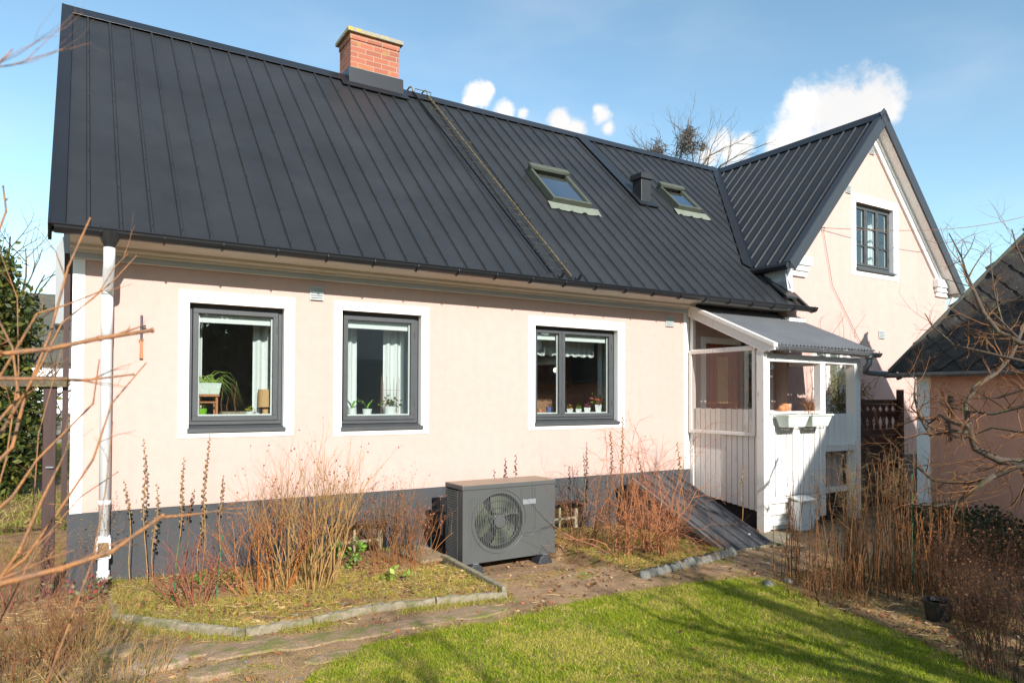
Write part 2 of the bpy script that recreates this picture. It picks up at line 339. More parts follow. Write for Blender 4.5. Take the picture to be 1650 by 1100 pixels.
# plinth with two half-buried cellar windows
w = MB()
CW1 = (2.10, 2.68, -.04, .34); CW2 = (4.66, 5.18, -.04, .35)
wall_face(w, -.045, 6.97, -.3, PZ, -.012, [(CW1[0], CW1[1], CW1[2], CW1[3]), (CW2[0], CW2[1], CW2[2], CW2[3])], .2)
w.box(-.045, WX0, 0.19, .3, -.3, PZ-.01); w.box(-.045, -.03, 0.001, 6, -.3, PZ); w.box(6.97, WX0, -.012, .18, -.3, PZ); w.box(WX0, WX1, WY-.012, WY+.15, -.3, PZ)
w.quad((-.045,-.012,PZ), (6.97,-.012,PZ), (6.97,0,PZ), (-.045,0,PZ))
w.build('plinth', M['base'], house)
for nm, c in (('a', CW1), ('b', CW2)):
    f = MB(); f.box(c[0], c[1], .10, .14, c[3]-.04, c[3]); f.box(c[0], c[1], .10, .14, c[2], c[2]+.04)
    f.box(c[0], c[0]+.04, .10, .14, c[2]+.04, c[3]-.04); f.box(c[1]-.04, c[1], .10, .14, c[2]+.04, c[3]-.04)
    f.box(c[0]+.04, c[1]-.04, .105, .135, .12, .145)
    f.box((c[0]+c[1])/2-.012, (c[0]+c[1])/2+.012, .105, .135, c[2]+.04, c[3]-.04)
    o = f.build('cellar_window', M['oldframe'], house)
    g = MB(); g.box(c[0]+.04, c[1]-.04, .12, .124, c[2]+.04, c[3]-.04); g.build('pane', M['skyglass'], o, loc=(0,0,0))
    a = MB(); n = 10
    pts = [(c[0]+(c[1]-c[0])*i/n, -.02, c[3]-.03+.035*math.sin(math.pi*i/n)) for i in range(n+1)]
    for i in range(n): a.bar(pts[i], pts[i+1], .035, .03, up=(0,0,1))
    a.build('arch_lintel', M['rust'], o, loc=(0,0,0))
# white corner strip, brown corner board, window surrounds
w = MB(); w.box(-.03, .056, -.010, -.0, PZ+.0, 2.72); w.build('corner_strip', M['white'], house)
w = MB(); w.box(-.088, -.047, -.005, .09, .6, 2.74); w.build('corner_board', M['brownwood'], house)
w = MB(); w.box(6.86, 6.96, -.010, -.0, PZ, 2.72); w.build('corner_strip', M['white'], house)
def surround(o, h, y, par):
    f = MB(); t = .008
    f.box(o[0], o[1], y-t, y, h[3], o[3]); f.box(o[0], o[1], y-t, y, o[2], h[2]); f.box(o[0], h[0], y-t, y, h[2], h[3]); f.box(h[1], o[1], y-t, y, h[2], h[3])
    # inner returns on the reveal
    f.box(h[1]-.004, h[1], y, y+.075, h[2], h[3]); f.box(h[0], h[0]+.004, y, y+.075, h[2], h[3]); 
    return f.build('window_surround', M['white'], par)
surround((.755, 1.75, 1.222, 2.515), W1, 0, house); surround((2.13, 3.145, 1.203, 2.521), W2, 0, house); surround((4.39, 5.831, 1.21, 2.517), W3, 0, house)
surround((10.32, 11.66, 3.52, 4.82), WW, WY, house); surround((9.33, 10.29, 1.26, 2.45), WL, WY, house)
def window(h, y, sashes, bars=(), fw=.032, sw=.046, sill=True, mat_='frame', blind=True):
    """h hole, y plane of frame front, sashes list of (x0,x1) fractions"""
    x0, x1, z0, z1 = h; x0 += .006; x1 -= .006
    zs = z0+.035
    f = MB(); d = .09
    f.box(x0, x1, y, y+d, z1-fw, z1); f.box(x0, x1, y, y+d, zs, zs+fw); f.box(x0, x0+fw, y, y+d, zs+fw, z1-fw); f.box(x1-fw, x1, y, y+d, zs+fw, z1-fw)
    win = f.build('window', M[mat_], house, bevel=.004)
    ix0, ix1, iz0, iz1 = x0+fw+.003, x1-fw-.003, zs+fw+.003, z1-fw-.003
    for a, b in sashes:
        a = ix0+(ix1-ix0)*a+.002; b = ix0+(ix1-ix0)*b-.002
        s = MB(); ys = y-.012
        s.box(a, b, ys, ys+.055, iz1-sw, iz1); s.box(a, b, ys, ys+.055, iz0, iz0+sw); s.box(a, a+sw, ys, ys+.055, iz0+sw, iz1-sw); s.box(b-sw, b, ys, ys+.055, iz0+sw, iz1-sw)
        for t in bars:
            zz = iz0+sw+(iz1-iz0-2*sw)*t; s.box(a+sw, b-sw, ys+.006, ys+.045, zz-.011, zz+.011)
        for q in (.16, .84):   # hinges
            zz = iz0+(iz1-iz0)*q; s.tube([(b-.006, ys-.006, zz-.03), (b-.006, ys-.006, zz+.03)], .006, 6)
        s.build('sash', M[mat_], win, bevel=.004, loc=(0,0,0))
        g = MB(); g.box(a+sw, b-sw, ys+.022, ys+.028, iz0+sw, iz1-sw); g.build('pane', M['glass'], win, loc=(0,0,0))
        g = MB(); t_ = .012
        g.box(a+sw, b-sw, ys+.04, ys+.052, iz0+sw, iz0+sw+t_); g.box(a+sw, a+sw+t_, ys+.04, ys+.052, iz0+sw+t_, iz1-sw); g.box(b-sw-t_, b-sw, ys+.04, ys+.052, iz0+sw+t_, iz1-sw)
        g.build('inner_bead', M['potwhite'], win, loc=(0,0,0))
        if blind:
            g = MB(); g.box(a+sw+.012, b-sw-.012, ys+.07, ys+.085, iz1-sw-.075, iz1-sw+.02); g.build('roller_blind', M['potwhite'], win, loc=(0,0,0))
    if sill:
        s = MB(); s.prism([(0, y+.03, z0+.034), (0, -.045+yo(y), z0+.004), (0, -.045+yo(y), z0-.026), (0, -.04+yo(y), z0-.026), (0, -.04+yo(y), z0-.004), (0, y+.03, z0+.002)], (x1-x0+.03, 0, 0))
        s.v = [(p[0]+x0-.015, p[1], p[2]) for p in s.v]
        s.build('sill', M[mat_], win, loc=(0,0,0))
    return win
def yo(y): return y-.07
window(W1, .085, [(0, 1)]); window(W2, .085, [(0, 1)]); window(W3, .085, [(0, .345), (.345, 1)], fw=.028, sw=.042)
ww = window(WW, WY+.07, [(0, .33), (.33, .66), (.66, 1)], bars=(.333, .667), fw=.04, sw=.035, blind=False)
window(WL, WY+.07, [(0, .5), (.5, 1)], mat_='whitewood', blind=False); window(PW, .07, [(0, 1)], mat_='whitewood', blind=False)
# rooms behind the windows (open boxes, inside faces)
def room(x0, x1, z0, z1, y0, y1, m='interior'):
    r_ = MB()
    r_.box(x0, x1, y1, y1+.04, z0, z1); r_.box(x0, x0+.04, y0, y1, z0, z1); r_.box(x1-.04, x1, y0, y1, z0, z1)
    r_.box(x0+.04, x1-.04, y0, y1, z0-.04, z0); r_.box(x0+.04, x1-.04, y0, y1, z1, z1+.04)
    return r_.build('room', M[m], house)
room(.45, 3.55, .75, 2.62, .165, 3.4); room(3.9, 6.6, .75, 2.62, .165, 2.2); room(9.9, 12.2, 3.3, 4.95, -.05, 2.0); room(9.1, 10.5, 1.0, 2.6, -.05, 1.4); room(7.0, 8.7, .3, 2.6, .165, 1.2)
ib = MB()
for a, b in ((.50, 1.95), (2.0, 3.50), (4.0, 6.4)): ib.box(a, b, .165, .42, 1.345, 1.383)
ib.build('inner_sill', M['potwhite'], house)
k = MB(); k.box(4.75, 6.2, 1.6, 2.15, 1.72, 2.6); k.box(4.3, 6.4, 1.55, 2.15, .8, 1.62); k.build('kitchen_cupboard', M['darkwood'], house)
# cornice
prof = [(0, 2.70), (-.045, 2.70), (-.045, 2.752), (-.075, 2.752), (-.075, 2.772), (-.10, 2.79), (-.105, 2.815), (-.14, 2.825), (-.19, 2.835), (-.25, 2.86), (-.30, 2.868), (-.33, 2.868), (-.33, 2.895), (0, 2.99)]
c = MB(); c.prism([(-.05, y, z) for y, z in prof], (6.98+.05, 0, 0)); c.build('cornice', M['cornice'], house)
c = MB(); c.prism([(7.031, y, z) for y, z in [(0, 2.84), (-.2, 2.84), (-.33, 2.868), (-.33, 2.895), (0, 2.99)]], (1.72, 0, 0)); c.build('soffit', M['cornice'], house)
c = MB(); c.box(-.045, 6.98, -.048, -.046, 2.705, 2.748); c.build('cornice_band', mat('blue_grey_band', (.42,.44,.46), .8, .05, 4), house)

# ---- roof sheets with ribs
def sheet(mb, org, u, v, n, U, V, pitch, start, rw=.034, rh=.022, clip=None):
    """u across, v up the slope, n outward. clip(a,s)->(v0,v1) range of the sheet for coordinate a"""
    org, u, v, n = map(Vector, (org, u, v, n))
    cuts = [0.0]; prof = []
    a = start; prof = [(0, 0)]
    while a < U-.05:
        prof += [(a-rw/2, 0), (a-rw/4, rh), (a+rw/4, rh), (a+rw/2, 0)]; a += pitch
    prof.append((U, 0))
    vs = []; fs = []
    for a, h in prof:
        v0, v1 = (0, V) if clip is None else clip(a)
        vs += [org+u*a+n*h+v*v0, org+u*a+n*h+v*v1]
    for i in range(len(prof)-1): fs.append((2*i, 2*i+2, 2*i+3, 2*i+1))
    mb.add(vs, fs)
LS = math.hypot(3.42, 3.28); vv = Vector((0, 3.42, 3.28))/LS; nn = Vector((0, -3.28, 3.42))/LS
s = MB()
ridge_clip = lambda a: (0, LS)
def mclip(a):
    x = XL+a
    if x <= XR: return (0, LS)
    z0 = AZ-(AX-x)*(AZ-WEZ)/(AX-WEL); v0 = (z0-2.86)/3.28*LS
    return (max(0, v0), LS)
sheet(s, (XL, EY, 2.86), (1,0,0), vv, nn, 10.88-XL, LS, .222, .24, clip=mclip)
# back slope & underside
s.quad((XL, RY, RZ), (10.88, RY, RZ), (10.88, 6.42, 2.86), (XL, 6.42, 2.86))
s.add([(XL, EY, 2.82), (8.9, EY, 2.82), (10.84, RY, RZ-.06), (XL, RY, RZ-.06)], [(3,2,1,0)])
roof = s.build('roof', M['roof'], house)
# screws
sc = MB()
a = .24
while a < XR-XL:
    for kx in range(9):
        v0 = .12+kx*.56+((a*7) % 1)*.02
        if v0 > LS-.05: break
        p = Vector((XL+a, EY, 2.86))+vv*v0+nn*.024
        sc.obox(p, ((1,0,0), vv, nn), (.0045, .0045, .004))
    a += .222
sc.build('screw', M['trimblk'], roof, loc=(0,0,0), kind='stuff')
# ridge cap, left barge, strip flashing, valley
t = MB(); t.prism([(XL-.02, RY-.16, RZ-.155+.045), (XL-.02, RY, RZ+.04), (XL-.02, RY+.16, RZ-.155+.045), (XL-.02, RY+.16, RZ-.157+.045), (XL-.02, RY, RZ+.028), (XL-.02, RY-.16, RZ-.157+.045)], (AX-XL, 0, 0))
t.build('ridge_cap', M['trimblk'], roof, loc=(0,0,0))
t = MB(); o0 = Vector((XL-.01, EY-.01, 2.86)); 
t.obox(o0+vv*LS/2+nn*.02+Vector((.045,0,0)), ((1,0,0), vv, nn), (.055, LS/2+.01, .012)); t.obox(o0+vv*LS/2-nn*.04, ((1,0,0), vv, nn), (.012, LS/2+.01, .075))
t.build('bargeboard', M['trimblk'], roof, loc=(0,0,0)); t = MB()
t.prism([(XL-.02,EY,2.80), (XL-.02,EY-.09,2.865), (XL-.02,-.02,3.22), (XL-.02,.02,2.86)], (.012,0,0))
t.build('eave_return', M['trimblk'], roof, loc=(0,0,0)); t = MB()
t.obox(Vector((XR,EY,2.86))+vv*.34+nn*.015, ((1,0,0), vv, nn), (.03, .36, .022))
t.build('bargeboard', M['trimblk'], roof, loc=(0,0,0))
t = MB()
pa, pb = Vector((7.30, RY, RZ))-vv*.1+nn*.03, Vector((7.45, EY, 2.86))+vv*(1.83/3.42*LS)+nn*.03
t.obox((pa+pb)/2, ((1,0,0), vv, nn), (.11, (pa-pb).length/2, .004)); t.build('flashing_strip', M['trimblk'], roof, loc=(0,0,0))
# valley
vb = Vector((8.53, rz_inv := EY+(WEZ-2.86)/TS, WEZ)); vt = Vector((AX, RY, RZ)); dv = (vt-vb).normalized()
t = MB(); mside = (nn.cross(dv)).normalized();
if mside.x > 0: mside = -mside
wn = Vector((-(AZ-WEZ), 0, AX-WEL)).normalized(); wside = wn.cross(dv).normalized()
if wside.x < 0: wside = -wside
for sd, no in ((mside, nn), (wside, wn)):
    t.add([vb+no*.028-dv*.05, vb+sd*.17+no*.028-dv*.02, vt+sd*.14+no*.028, vt+no*.028], [(0,1,2,3)]) if sd is mside else t.add([vb+no*.024, vb+sd*.05+no*.024, vt+sd*.05+no*.024, vt+no*.024], [(0,1,2,3)])
t.build('valley_flashing', M['trimblk'], roof, loc=(0,0,0))

# ---- wing roof
M['barge'] = mat('blue_black_barge', (.030,.033,.039), .4, .08, 3)
s = MB(); WLn = math.hypot(AX-WEL, AZ-WEZ); wv = Vector((AX-WEL, 0, AZ-WEZ))/WLn
FY = -.42
def wclip(a):
    y = FY+a
    ym = lambda z: EY+(z-2.86)/TS
    yb = ym(WEZ)
    if y <= yb: return (0, WLn)
    z = rz(y)
    if z >= AZ-.01: return (WLn-.02, WLn)
    return ((z-WEZ)/(AZ-WEZ)*WLn, WLn)
sheet(s, (WEL, FY, WEZ), (0,1,0), wv, wn, RY-FY, WLn, .21, .19, clip=wclip)
RLn = math.hypot(WER-AX, AZ-WEZ); rv = Vector((AX-WER, 0, AZ-WEZ))/RLn; rn = Vector((AZ-WEZ, 0, WER-AX)).normalized()
sheet(s, (WER, FY, WEZ-.02), (0,1,0), rv, rn, 7.8, RLn, .21, .19)
s.quad((AX, RY, AZ), (AX, 7.38, AZ), (WEL, 7.38, WEZ), (WEL, 5.75, WEZ))
wroof = s.build('wing_roof', M['roof'], house)
t = MB()
t.prism([(AX-.13, FY-.035, AZ-.105), (AX, FY-.035, AZ+.045), (AX+.13, FY-.035, AZ-.105), (AX+.10, FY-.035, AZ-.125), (AX, FY-.035, AZ-.02), (AX-.10, FY-.035, AZ-.125)], (0, 7.8, 0))
t.build('ridge_cap', M['trimblk'], wroof, loc=(0,0,0))
t = MB()   # barge boards: dark metal face and top flange
for (ex, n_, v_, Ls) in ((WEL, wn, wv, WLn), (WER, rn, rv, RLn)):
    t = MB(); o_ = Vector((ex, FY-.015-(.004 if ex > 10 else 0), WEZ)); 
    t.obox(o_+v_*Ls/2-n_*.055, (v_, (0,1,0), n_), (Ls/2+(.03 if ex < 10 else .07), .010, .082)); t.obox(o_+v_*Ls/2+n_*.03+Vector((0,.05,0)), (v_, (0,1,0), n_), (Ls/2+.03, .055, .006))
    t.build('bargeboard', M['barge'], wroof, loc=(0,0,0))
t = MB()   # white soffit under both overhangs, moulding on the wall
for (ex, n_, v_, Ls, x_) in ((WEL, wn, wv, WLn, 0), (WER, rn, rv, RLn, 1)):
    o_ = Vector((ex, (FY+WY)/2+.003, WEZ)); t.obox(o_+v_*Ls/2-n_*.125, (v_, (0,1,0), n_), (Ls/2-.02, .109, .008))
t.build('rake_soffit', M['whitewood'], wroof, loc=(0,0,0))
t = MB()
for (ex, n_, v_, Ls) in ((WEL, wn, wv, WLn), (WER, rn, rv, RLn)):
    o_ = Vector((ex, WY-.02, WEZ)); t.obox(o_+v_*Ls/2-n_*.20, (v_, (0,1,0), n_), (Ls/2-.12, .020, .065)); t.obox(o_+v_*Ls/2-n_*.15+Vector((0,-.03,0)), (v_, (0,1,0), n_), (Ls/2-.12, .02, .02))
t.build('rake_moulding', M['white'], wroof, loc=(0,0,0))
# cornice return blocks
def block(x0, x1, par=house):
    t = MB()
    for i, (o_, a, b) in enumerate(((.10, 3.52, 3.66), (.07, 3.44, 3.52), (.04, 3.36, 3.44))):
        t.box(x0+i*.03, x1-i*.03, WY-o_, WY-.0, a, b)
    t.build('cornice_block', M['white'], par, bevel=.012)
block(8.78, 9.22); block(12.74, 13.24)
t = MB(); t.box(8.66, 9.02, -.31, -.20, 2.66, 2.74); t.box(8.7, 8.98, -.27, -.20, 2.60, 2.66); t.build('cornice_block', M['white'], house, bevel=.01)
t = MB()  # side cornice of the wing, wrapped in white sheet above the lower roof
for k_ in range(7):
    yy = -.2-.02; r_ = .12+.0*k_
random.seed(4)
pts = []; nx, nz = 7, 9
for i in range(nx):
    for j in range(nz):
        y = -.30+.62*i/(nx-1); z = 3.15+.36*j/(nz-1); bul = .10+.09*(j/(nz-1))+.03*math.sin(j*2.1+i)+random.uniform(-.012,.012)
        pts.append((WX0-bul*(1 if j > 1 else .5), y, z))
fs = [(i*nz+j, (i+1)*nz+j, (i+1)*nz+j+1, i*nz+j+1) for i in range(nx-1) for j in range(nz-1)]
t.add(pts, fs); t.quad((WX0-.12,-.30,3.12), (WX0+.1,-.22,3.12), (WX0+.1,-.22,3.5), (WX0-.2,-.30,3.5))
t.build('wrapped_cornice', M['sackwhite'], house, smooth=True)
t = MB(); t.box(8.50, 8.56, -.44, .26, 3.40, 3.50); t.tube([(8.47,-.43,3.44), (8.47,.2,3.44)], .05, 8); t.prism([(8.5,-.38,2.99), (8.74,-.38,2.99), (8.74,.2,3.46), (8.5,.24,3.50)], (0,0,.03)); t.build('wing_gutter', M['trimblk'], house)
t = MB(); t.tube([(13.33,-.46,3.42), (13.33,7.3,3.42)], .055, 8); t.tube([(13.22,-.30,3.36), (13.19,-.25,3.2), (13.19,-.25,1.2)], .035, 8); t.build('wing_downpipe', M['pipe'], house)
# gutter of main roof
def halfpipe(mb, a, b, r_, n=8, th=.004):
    a = Vector(a); b = Vector(b); d = (b-a).normalized(); s_ = d.cross(Vector((0,0,1))).normalized(); vs = []
    for P in (a, b):
        for rr in (r_, r_-th):
            for k in range(n+1):
                w_ = math.pi*k/n; vs.append(P+s_*math.cos(w_)*rr-Vector((0,0,1))*math.sin(w_)*rr)
    m_ = n+1; fs = []
    for k in range(n): fs += [(k, k+1, 2*m_+k+1, 2*m_+k), (m_+k, 3*m_+k, 3*m_+k+1, m_+k+1), (k, m_+k, m_+k+1, k+1), (2*m_+k, 2*m_+k+1, 3*m_+k+1, 3*m_+k)]
    fs += [(0, 2*m_, 3*m_, m_), (n, m_+n, 3*m_+n, 2*m_+n)]
    mb.add(vs, fs)
t = MB(); halfpipe(t, (XL+.02, -.455, 2.868), (XR+.12, -.455, 2.868), .06); t.tube([(XL,-.515,2.870), (XR+.12,-.515,2.870)], .008, 6)
for e_ in (XL+.02, XR+.117): t.prism([(e_, -.455+.058*math.cos(math.pi*k/8), 2.868-.058*math.sin(math.pi*k/8)) for k in range(9)], (.004,0,0))
gut = t.build('gutter', M['trimblk'], house, smooth=False)
for i in range(21):
    b_ = MB(); x = .15+i*.44; b_.tube([(x,-.515,2.882), (x,-.519,2.84), (x,-.49,2.808), (x,-.455,2.800), (x,-.41,2.82), (x,-.34,2.87)], .007, 5); b_.build('gutter_bracket', M['trimblk'], gut, loc=(0,0,0))
t = MB(); t.lathe([(.036,0), (.038,.03), (.085,.13), (.088,.135)], (.210,-.455,2.715), 12); t.build('funnel', M['roof'], gut, loc=(0,0,0))
# downpipe
t = MB(); t.tube([(.210,-.455,2.735), (.210,-.455,2.66), (.210,-.44,2.60), (.211,-.13,2.47), (.212,-.10,2.42), (.212,-.10,.42)], [.041]*6, 14, cap=True)
t.tube([(.212,-.10,2.44), (.212,-.10,2.05)], .0435, 14); t.tube([(.212,-.10,.74), (.212,-.10,.70)], .046, 14); t.tube([(.211,-.12,2.475), (.212,-.10,2.42)], .045, 14)
t.tube([(.209,-.14,.33), (.206,-.18,.16), (.206,-.19,.10)], .040, 14); t.tube([(.206,-.183,.19), (.206,-.188,.12)], .047, 14)
dp = t.build('downpipe', M['pipe'], house, smooth=True)
t = MB()  # leaf trap
t.prism([(.150,-.15,.44), (.262,-.15,.44), (.262,-.19,.28), (.150,-.19,.28)], (0,.10,0)); t.tube([(.212,-.10,.42), (.212,-.11,.46)], .048, 14)
lt = t.build('leaf_trap', M['pipe'], dp, bevel=.012, loc=(0,0,0))
t = MB(); t.prism([(.168,-.158,.41), (.244,-.158,.41), (.252,-.193,.30), (.160,-.193,.30)], (0,-.004,0)); t.build('leaf_trap_opening', M['seed'], dp, loc=(0,0,0))
t = MB(); t.tube([(.206,-.19,.11), (.222,-.20,-.06)], [.046,.050], 14); t.build('iron_drain_collar', M['rust'], dp, smooth=True, loc=(0,0,0))
# wall vents
def vent(cx, cz, wd, ht, y, par=house):
    t = MB(); t.box(cx-wd/2, cx+wd/2, y-.012, y-.001, cz-ht/2, cz+ht/2); v_ = t.build('wall_vent', M['ventplastic'], par, bevel=.002)
    s_ = MB(); n = 6
    for i in range(n):
        z = cz-ht/2+ht*(i+.6)/n; s_.prism([(cx-wd*.42, y-.012, z), (cx-wd*.42, y-.024, z-ht/n*.42), (cx-wd*.42, y-.012, z-ht/n*.48)], (wd*.84,0,0))
    s_.build('louvre', M['ventplastic'], v_, loc=(0,0,0))
vent(1.956, 2.574, .135, .135, 0); vent(6.604, 2.58, .145, .145, 0); vent(10.246, 4.85, .13, .13, WY); vent(10.896, 5.58, .14, .13, WY); vent(11.14, 2.61, .17, .13, WY)
# wall thermometer
th = thing('wall_thermometer', 'narrow metal thermometer with brown wooden foot on pink wall right of the downpipe', 'thermometer', (.468,-.02,1.9))
t = MB(); t.tube([(.468,-.022,2.05), (.468,-.022,2.27)], .010, 8); t.tube([(.455,-.03,2.17), (.50,-.035,2.182)], .008, 6); t.build('rod', M['bronze'], th)
t = MB(); t.prism([(.455,-.012,1.905), (.482,-.012,1.905), (.478,-.012,2.06), (.484,-.012,2.075), (.468,-.012,2.06), (.446,-.012,2.065), (.458,-.012,2.04)], (0,-.018,0)); t.build('foot', M['plantwood'], th)

# ---- chimney
CX0, CX1, CY0, CY1 = 3.25, 3.98, 2.87, 3.35
t = MB(); t.box(CX0, CX1, CY0, CY1, 5.8, 6.735); t.box(CX0-.012, CX1+.012, CY0-.012, CY1+.012, 6.655, 6.737)
ch = t.build('chimney', M['brick'], roof, loc=(0,0,0))
t = MB(); t.box(CX0-.055, CX1+.055, CY0-.055, CY1+.055, 6.74, 6.80); t.build('chimney_cap', M['cap'], roof, loc=(0,0,0), bevel=.008)
t = MB(); t.lathe([(.06,0),(.06,.06),(.075,.065),(.07,.085),(.0,.09)], (CX0+.48, CY0+.2, 6.80), 12); t.build('chimney_pot', M['stone'], roof, loc=(0,0,0))
t = MB(); t.prism([(CX0-.03, CY0-.05, 5.99), (CX1+.06, CY0-.05, 5.99), (CX1+.06, CY0-.03, 6.24), (CX0-.03, CY0-.03, 6.24)], (0, .02, 0))
t.prism([(CX0-.035, CY0-.05, 5.97), (CX0-.035, CY1, 6.0), (CX0-.035, CY1, 6.24), (CX0-.035, CY0-.03, 6.24)], (.02,0,0)); t.prism([(CX1+.04, CY0-.05, 5.97), (CX1+.04, CY1, 6.0), (CX1+.04, CY1, 6.24), (CX1+.04, CY0-.03, 6.24)], (.02,0,0))
pp = Vector((3.6, EY, 2.86))+vv*(LS-.27)+nn*.032; t.obox(pp, ((1,0,0), vv, nn), (.50, .085, .006))
t.build('chimney_flashing', M['trimblk'], roof, loc=(0,0,0))
# ---- roof ladder
def RP(x, v, h=0): return Vector((x, EY, 2.86))+vv*v+nn*h
lad = part_empty('roof_ladder', house); lad.location = -parent_world(house)
xa, xb, xc, xd = 4.24, 4.44, 4.49, 4.69    # top left/ bottom left ; top right / bottom right
t = MB()
t.bar(RP(4.44,.10,.05), RP(4.235,LS-.02,.05), .012, .026, up=nn); t.build('rail', M['trimblk'], lad, loc=(0,0,0)); t = MB(); t.bar(RP(4.69,.06,.05), RP(4.475,LS-.05,.05), .012, .024, up=nn)
for x in (4.235, 4.475):
    P = [RP(x,LS-.05,.05)]+[Vector((x, RY-.06+.13-.13*math.cos(a_), RZ+.02+.10*math.sin(a_))) for a_ in (0,.5,1.1,1.6,2.1,2.7,3.14)]; t.tube(P, .012, 6)
t.build('rail', mat('tan_weathered_rail', (.16,.125,.07), .6, .35, 12), lad, loc=(0,0,0))
for i in range(15):
    v_ = .22+i*.315; f_ = v_/LS; x0 = 4.44-.205*f_; x1 = 4.69-.215*f_; r_ = MB()
    r_.tube([RP(x0,v_,.05), RP(x0,v_+.02,.115), RP(x1+.02,v_+.02,.115), RP(x1+.02,v_+.0,.04)], .0065, 5); r_.tube([RP(x0,v_-.03,.05), RP(x1,v_-.03,.05)], .004, 5); r_.build('rung', M['ladder'], lad, loc=(0,0,0))
for x in (4.55, 4.79):
    t = MB(); t.obox(RP(x,.03,.055), ((1,0,0), vv, nn), (.016, .004, .055)); t.obox(RP(x,.06,.004+.022), ((1,0,0), vv, nn), (.016,.04,.004)); t.build('snow_hook', M['roof'], roof, loc=(0,0,0))
# ---- skylights
def skylight(x0, x1, v0, v1, label_):
    sk = part_empty('skylight', house); sk.location = -parent_world(house); h = .10; v0 -= .10; v1 -= .10
    t = MB(); e = .042
    for a, b, c_, d_ in ((x0, x1, v0, v0+e), (x0, x1, v1-e, v1), (x0, x0+e, v0+e, v1-e), (x1-e, x1, v0+e, v1-e)):
        t.obox(RP((a+b)/2, (c_+d_)/2, h/2+.01), ((1,0,0), vv, nn), ((b-a)/2, (d_-c_)/2, h/2))
    t.build('frame', M['lead'], sk, bevel=.006, loc=(0,0,0))
    t = MB(); t.obox(RP((x0+x1)/2, v1-.04, h+.035), ((1,0,0), vv, nn), ((x1-x0)/2+.01, .05, .022)); t.build('hood', M['lead'], sk, bevel=.006, loc=(0,0,0))
    t = MB(); t.obox(RP((x0+x1)/2, (v0+v1)/2, h*.78), ((1,0,0), vv, nn), ((x1-x0)/2-e, (v1-v0)/2-e, .004)); t.build('pane', M['skyglass'], sk, loc=(0,0,0))
    t = MB(); t.obox(RP((x0+x1)/2, (v0+v1)/2, .028), ((1,0,0), vv, nn), ((x1-x0)/2-e, (v1-v0)/2-e, .004)); t.build('blind', M['curtain'] if label_ else M['interior'], sk, loc=(0,0,0))
    # pleated apron lying over the ribs
    n = 24; ax0, ax1 = x0-.06, x1+.14; vs = []
    for i in range(n+1):
        x = ax0+(ax1-ax0)*i/n; ph = ((x-XL-.24)/.222) % 1; ph = min(ph, 1-ph); hh = .034 if ph < .10 else (.02 if ph < .2 else .014)
        vs += [RP(x, v0+.01, .04), RP(x, v0-.14+.006*math.sin(i*1.3), hh)]
    t = MB(); t.add(vs, [(2*i, 2*i+2, 2*i+3, 2*i+1) for i in range(n)]); t.build('apron', M['flash'], sk, loc=(0,0,0))
VS = lambda y: (y-EY)/3.42*LS
skylight(5.35, 6.00, VS(1.0), VS(1.62), True); skylight(8.06, 8.58, VS(1.40), VS(1.88), False)
# roof vent
rv_ = part_empty('roof_vent', house); rv_.location = -parent_world(house)
t = MB(); t.box(7.34, 7.54, 1.34, 1.54, 4.48, 5.02); t.build('vent_shaft', M['roof'], rv_, bevel=.006, loc=(0,0,0))
t = MB(); t.prism([(7.31,1.31,4.95), (7.57,1.31,4.95), (7.565,1.315,5.03), (7.315,1.315,5.03)], (0,.26,0)); t.prism([(7.315,1.315,5.031),(7.565,1.315,5.031),(7.53,1.34,5.055),(7.35,1.34,5.055)], (0,.22,0)); t.build('vent_cowl', M['roof'], rv_, loc=(0,0,0))
t = MB(); t.obox(RP(7.44, VS(1.40), .03), ((1,0,0), vv, nn), (.19, .16, .008)); t.build('vent_flashing', M['trimblk'], rv_, loc=(0,0,0))
# grey cabinet on the left gable side
cb = thing('wall_cabinet', 'pale grey box with sloping top hung high on the left side wall', 'cabinet', (-.1,1,2.2))
t = MB(); t.prism([(-.165,.85,2.24), (-.055,.85,2.24), (-.055,.85,3.08), (-.085,.85,3.08), (-.165,.85,2.93)], (0,.5,0)); t.build('box', M['greywall'], cb)
t = MB(); t.box(-.17,-.05,.84,1.36,2.225,2.24); t.build('bottom_rail', M['trimblk'], cb)
# wire hook on gable
hk = thing('washing_line', 'thin rusty wire running from a hook on the gable out to the right', 'wire', (9.56,-.22,4.15))
A_ = Vector((9.56,-.24,4.145)); B_ = Vector((16.6,-1.6,5.6)); P = [A_.lerp(B_, i/16)-Vector((0,0,.35*math.sin(math.pi*i/16))) for i in range(17)]
t = MB(); t.tube(P, .005, 5); t.build('wire', M['wire'], hk)
t = MB(); t.tube([(9.56,-.20,4.145),(9.56,-.26,4.15),(9.56,-.26,4.12)], .008, 5); t.build('hook', M['wire'], hk)
hk = thing('support_wire', 'thin wire slanting down the gable wall from its hook to the porch roof', 'wire', (9.6,-.22,4))
t = MB(); t.tube([(9.575,-.225,4.13), (9.8,-.225,3.3), (10.55,-.225,2.42)], .004, 5); t.build('wire', M['wire'], hk)
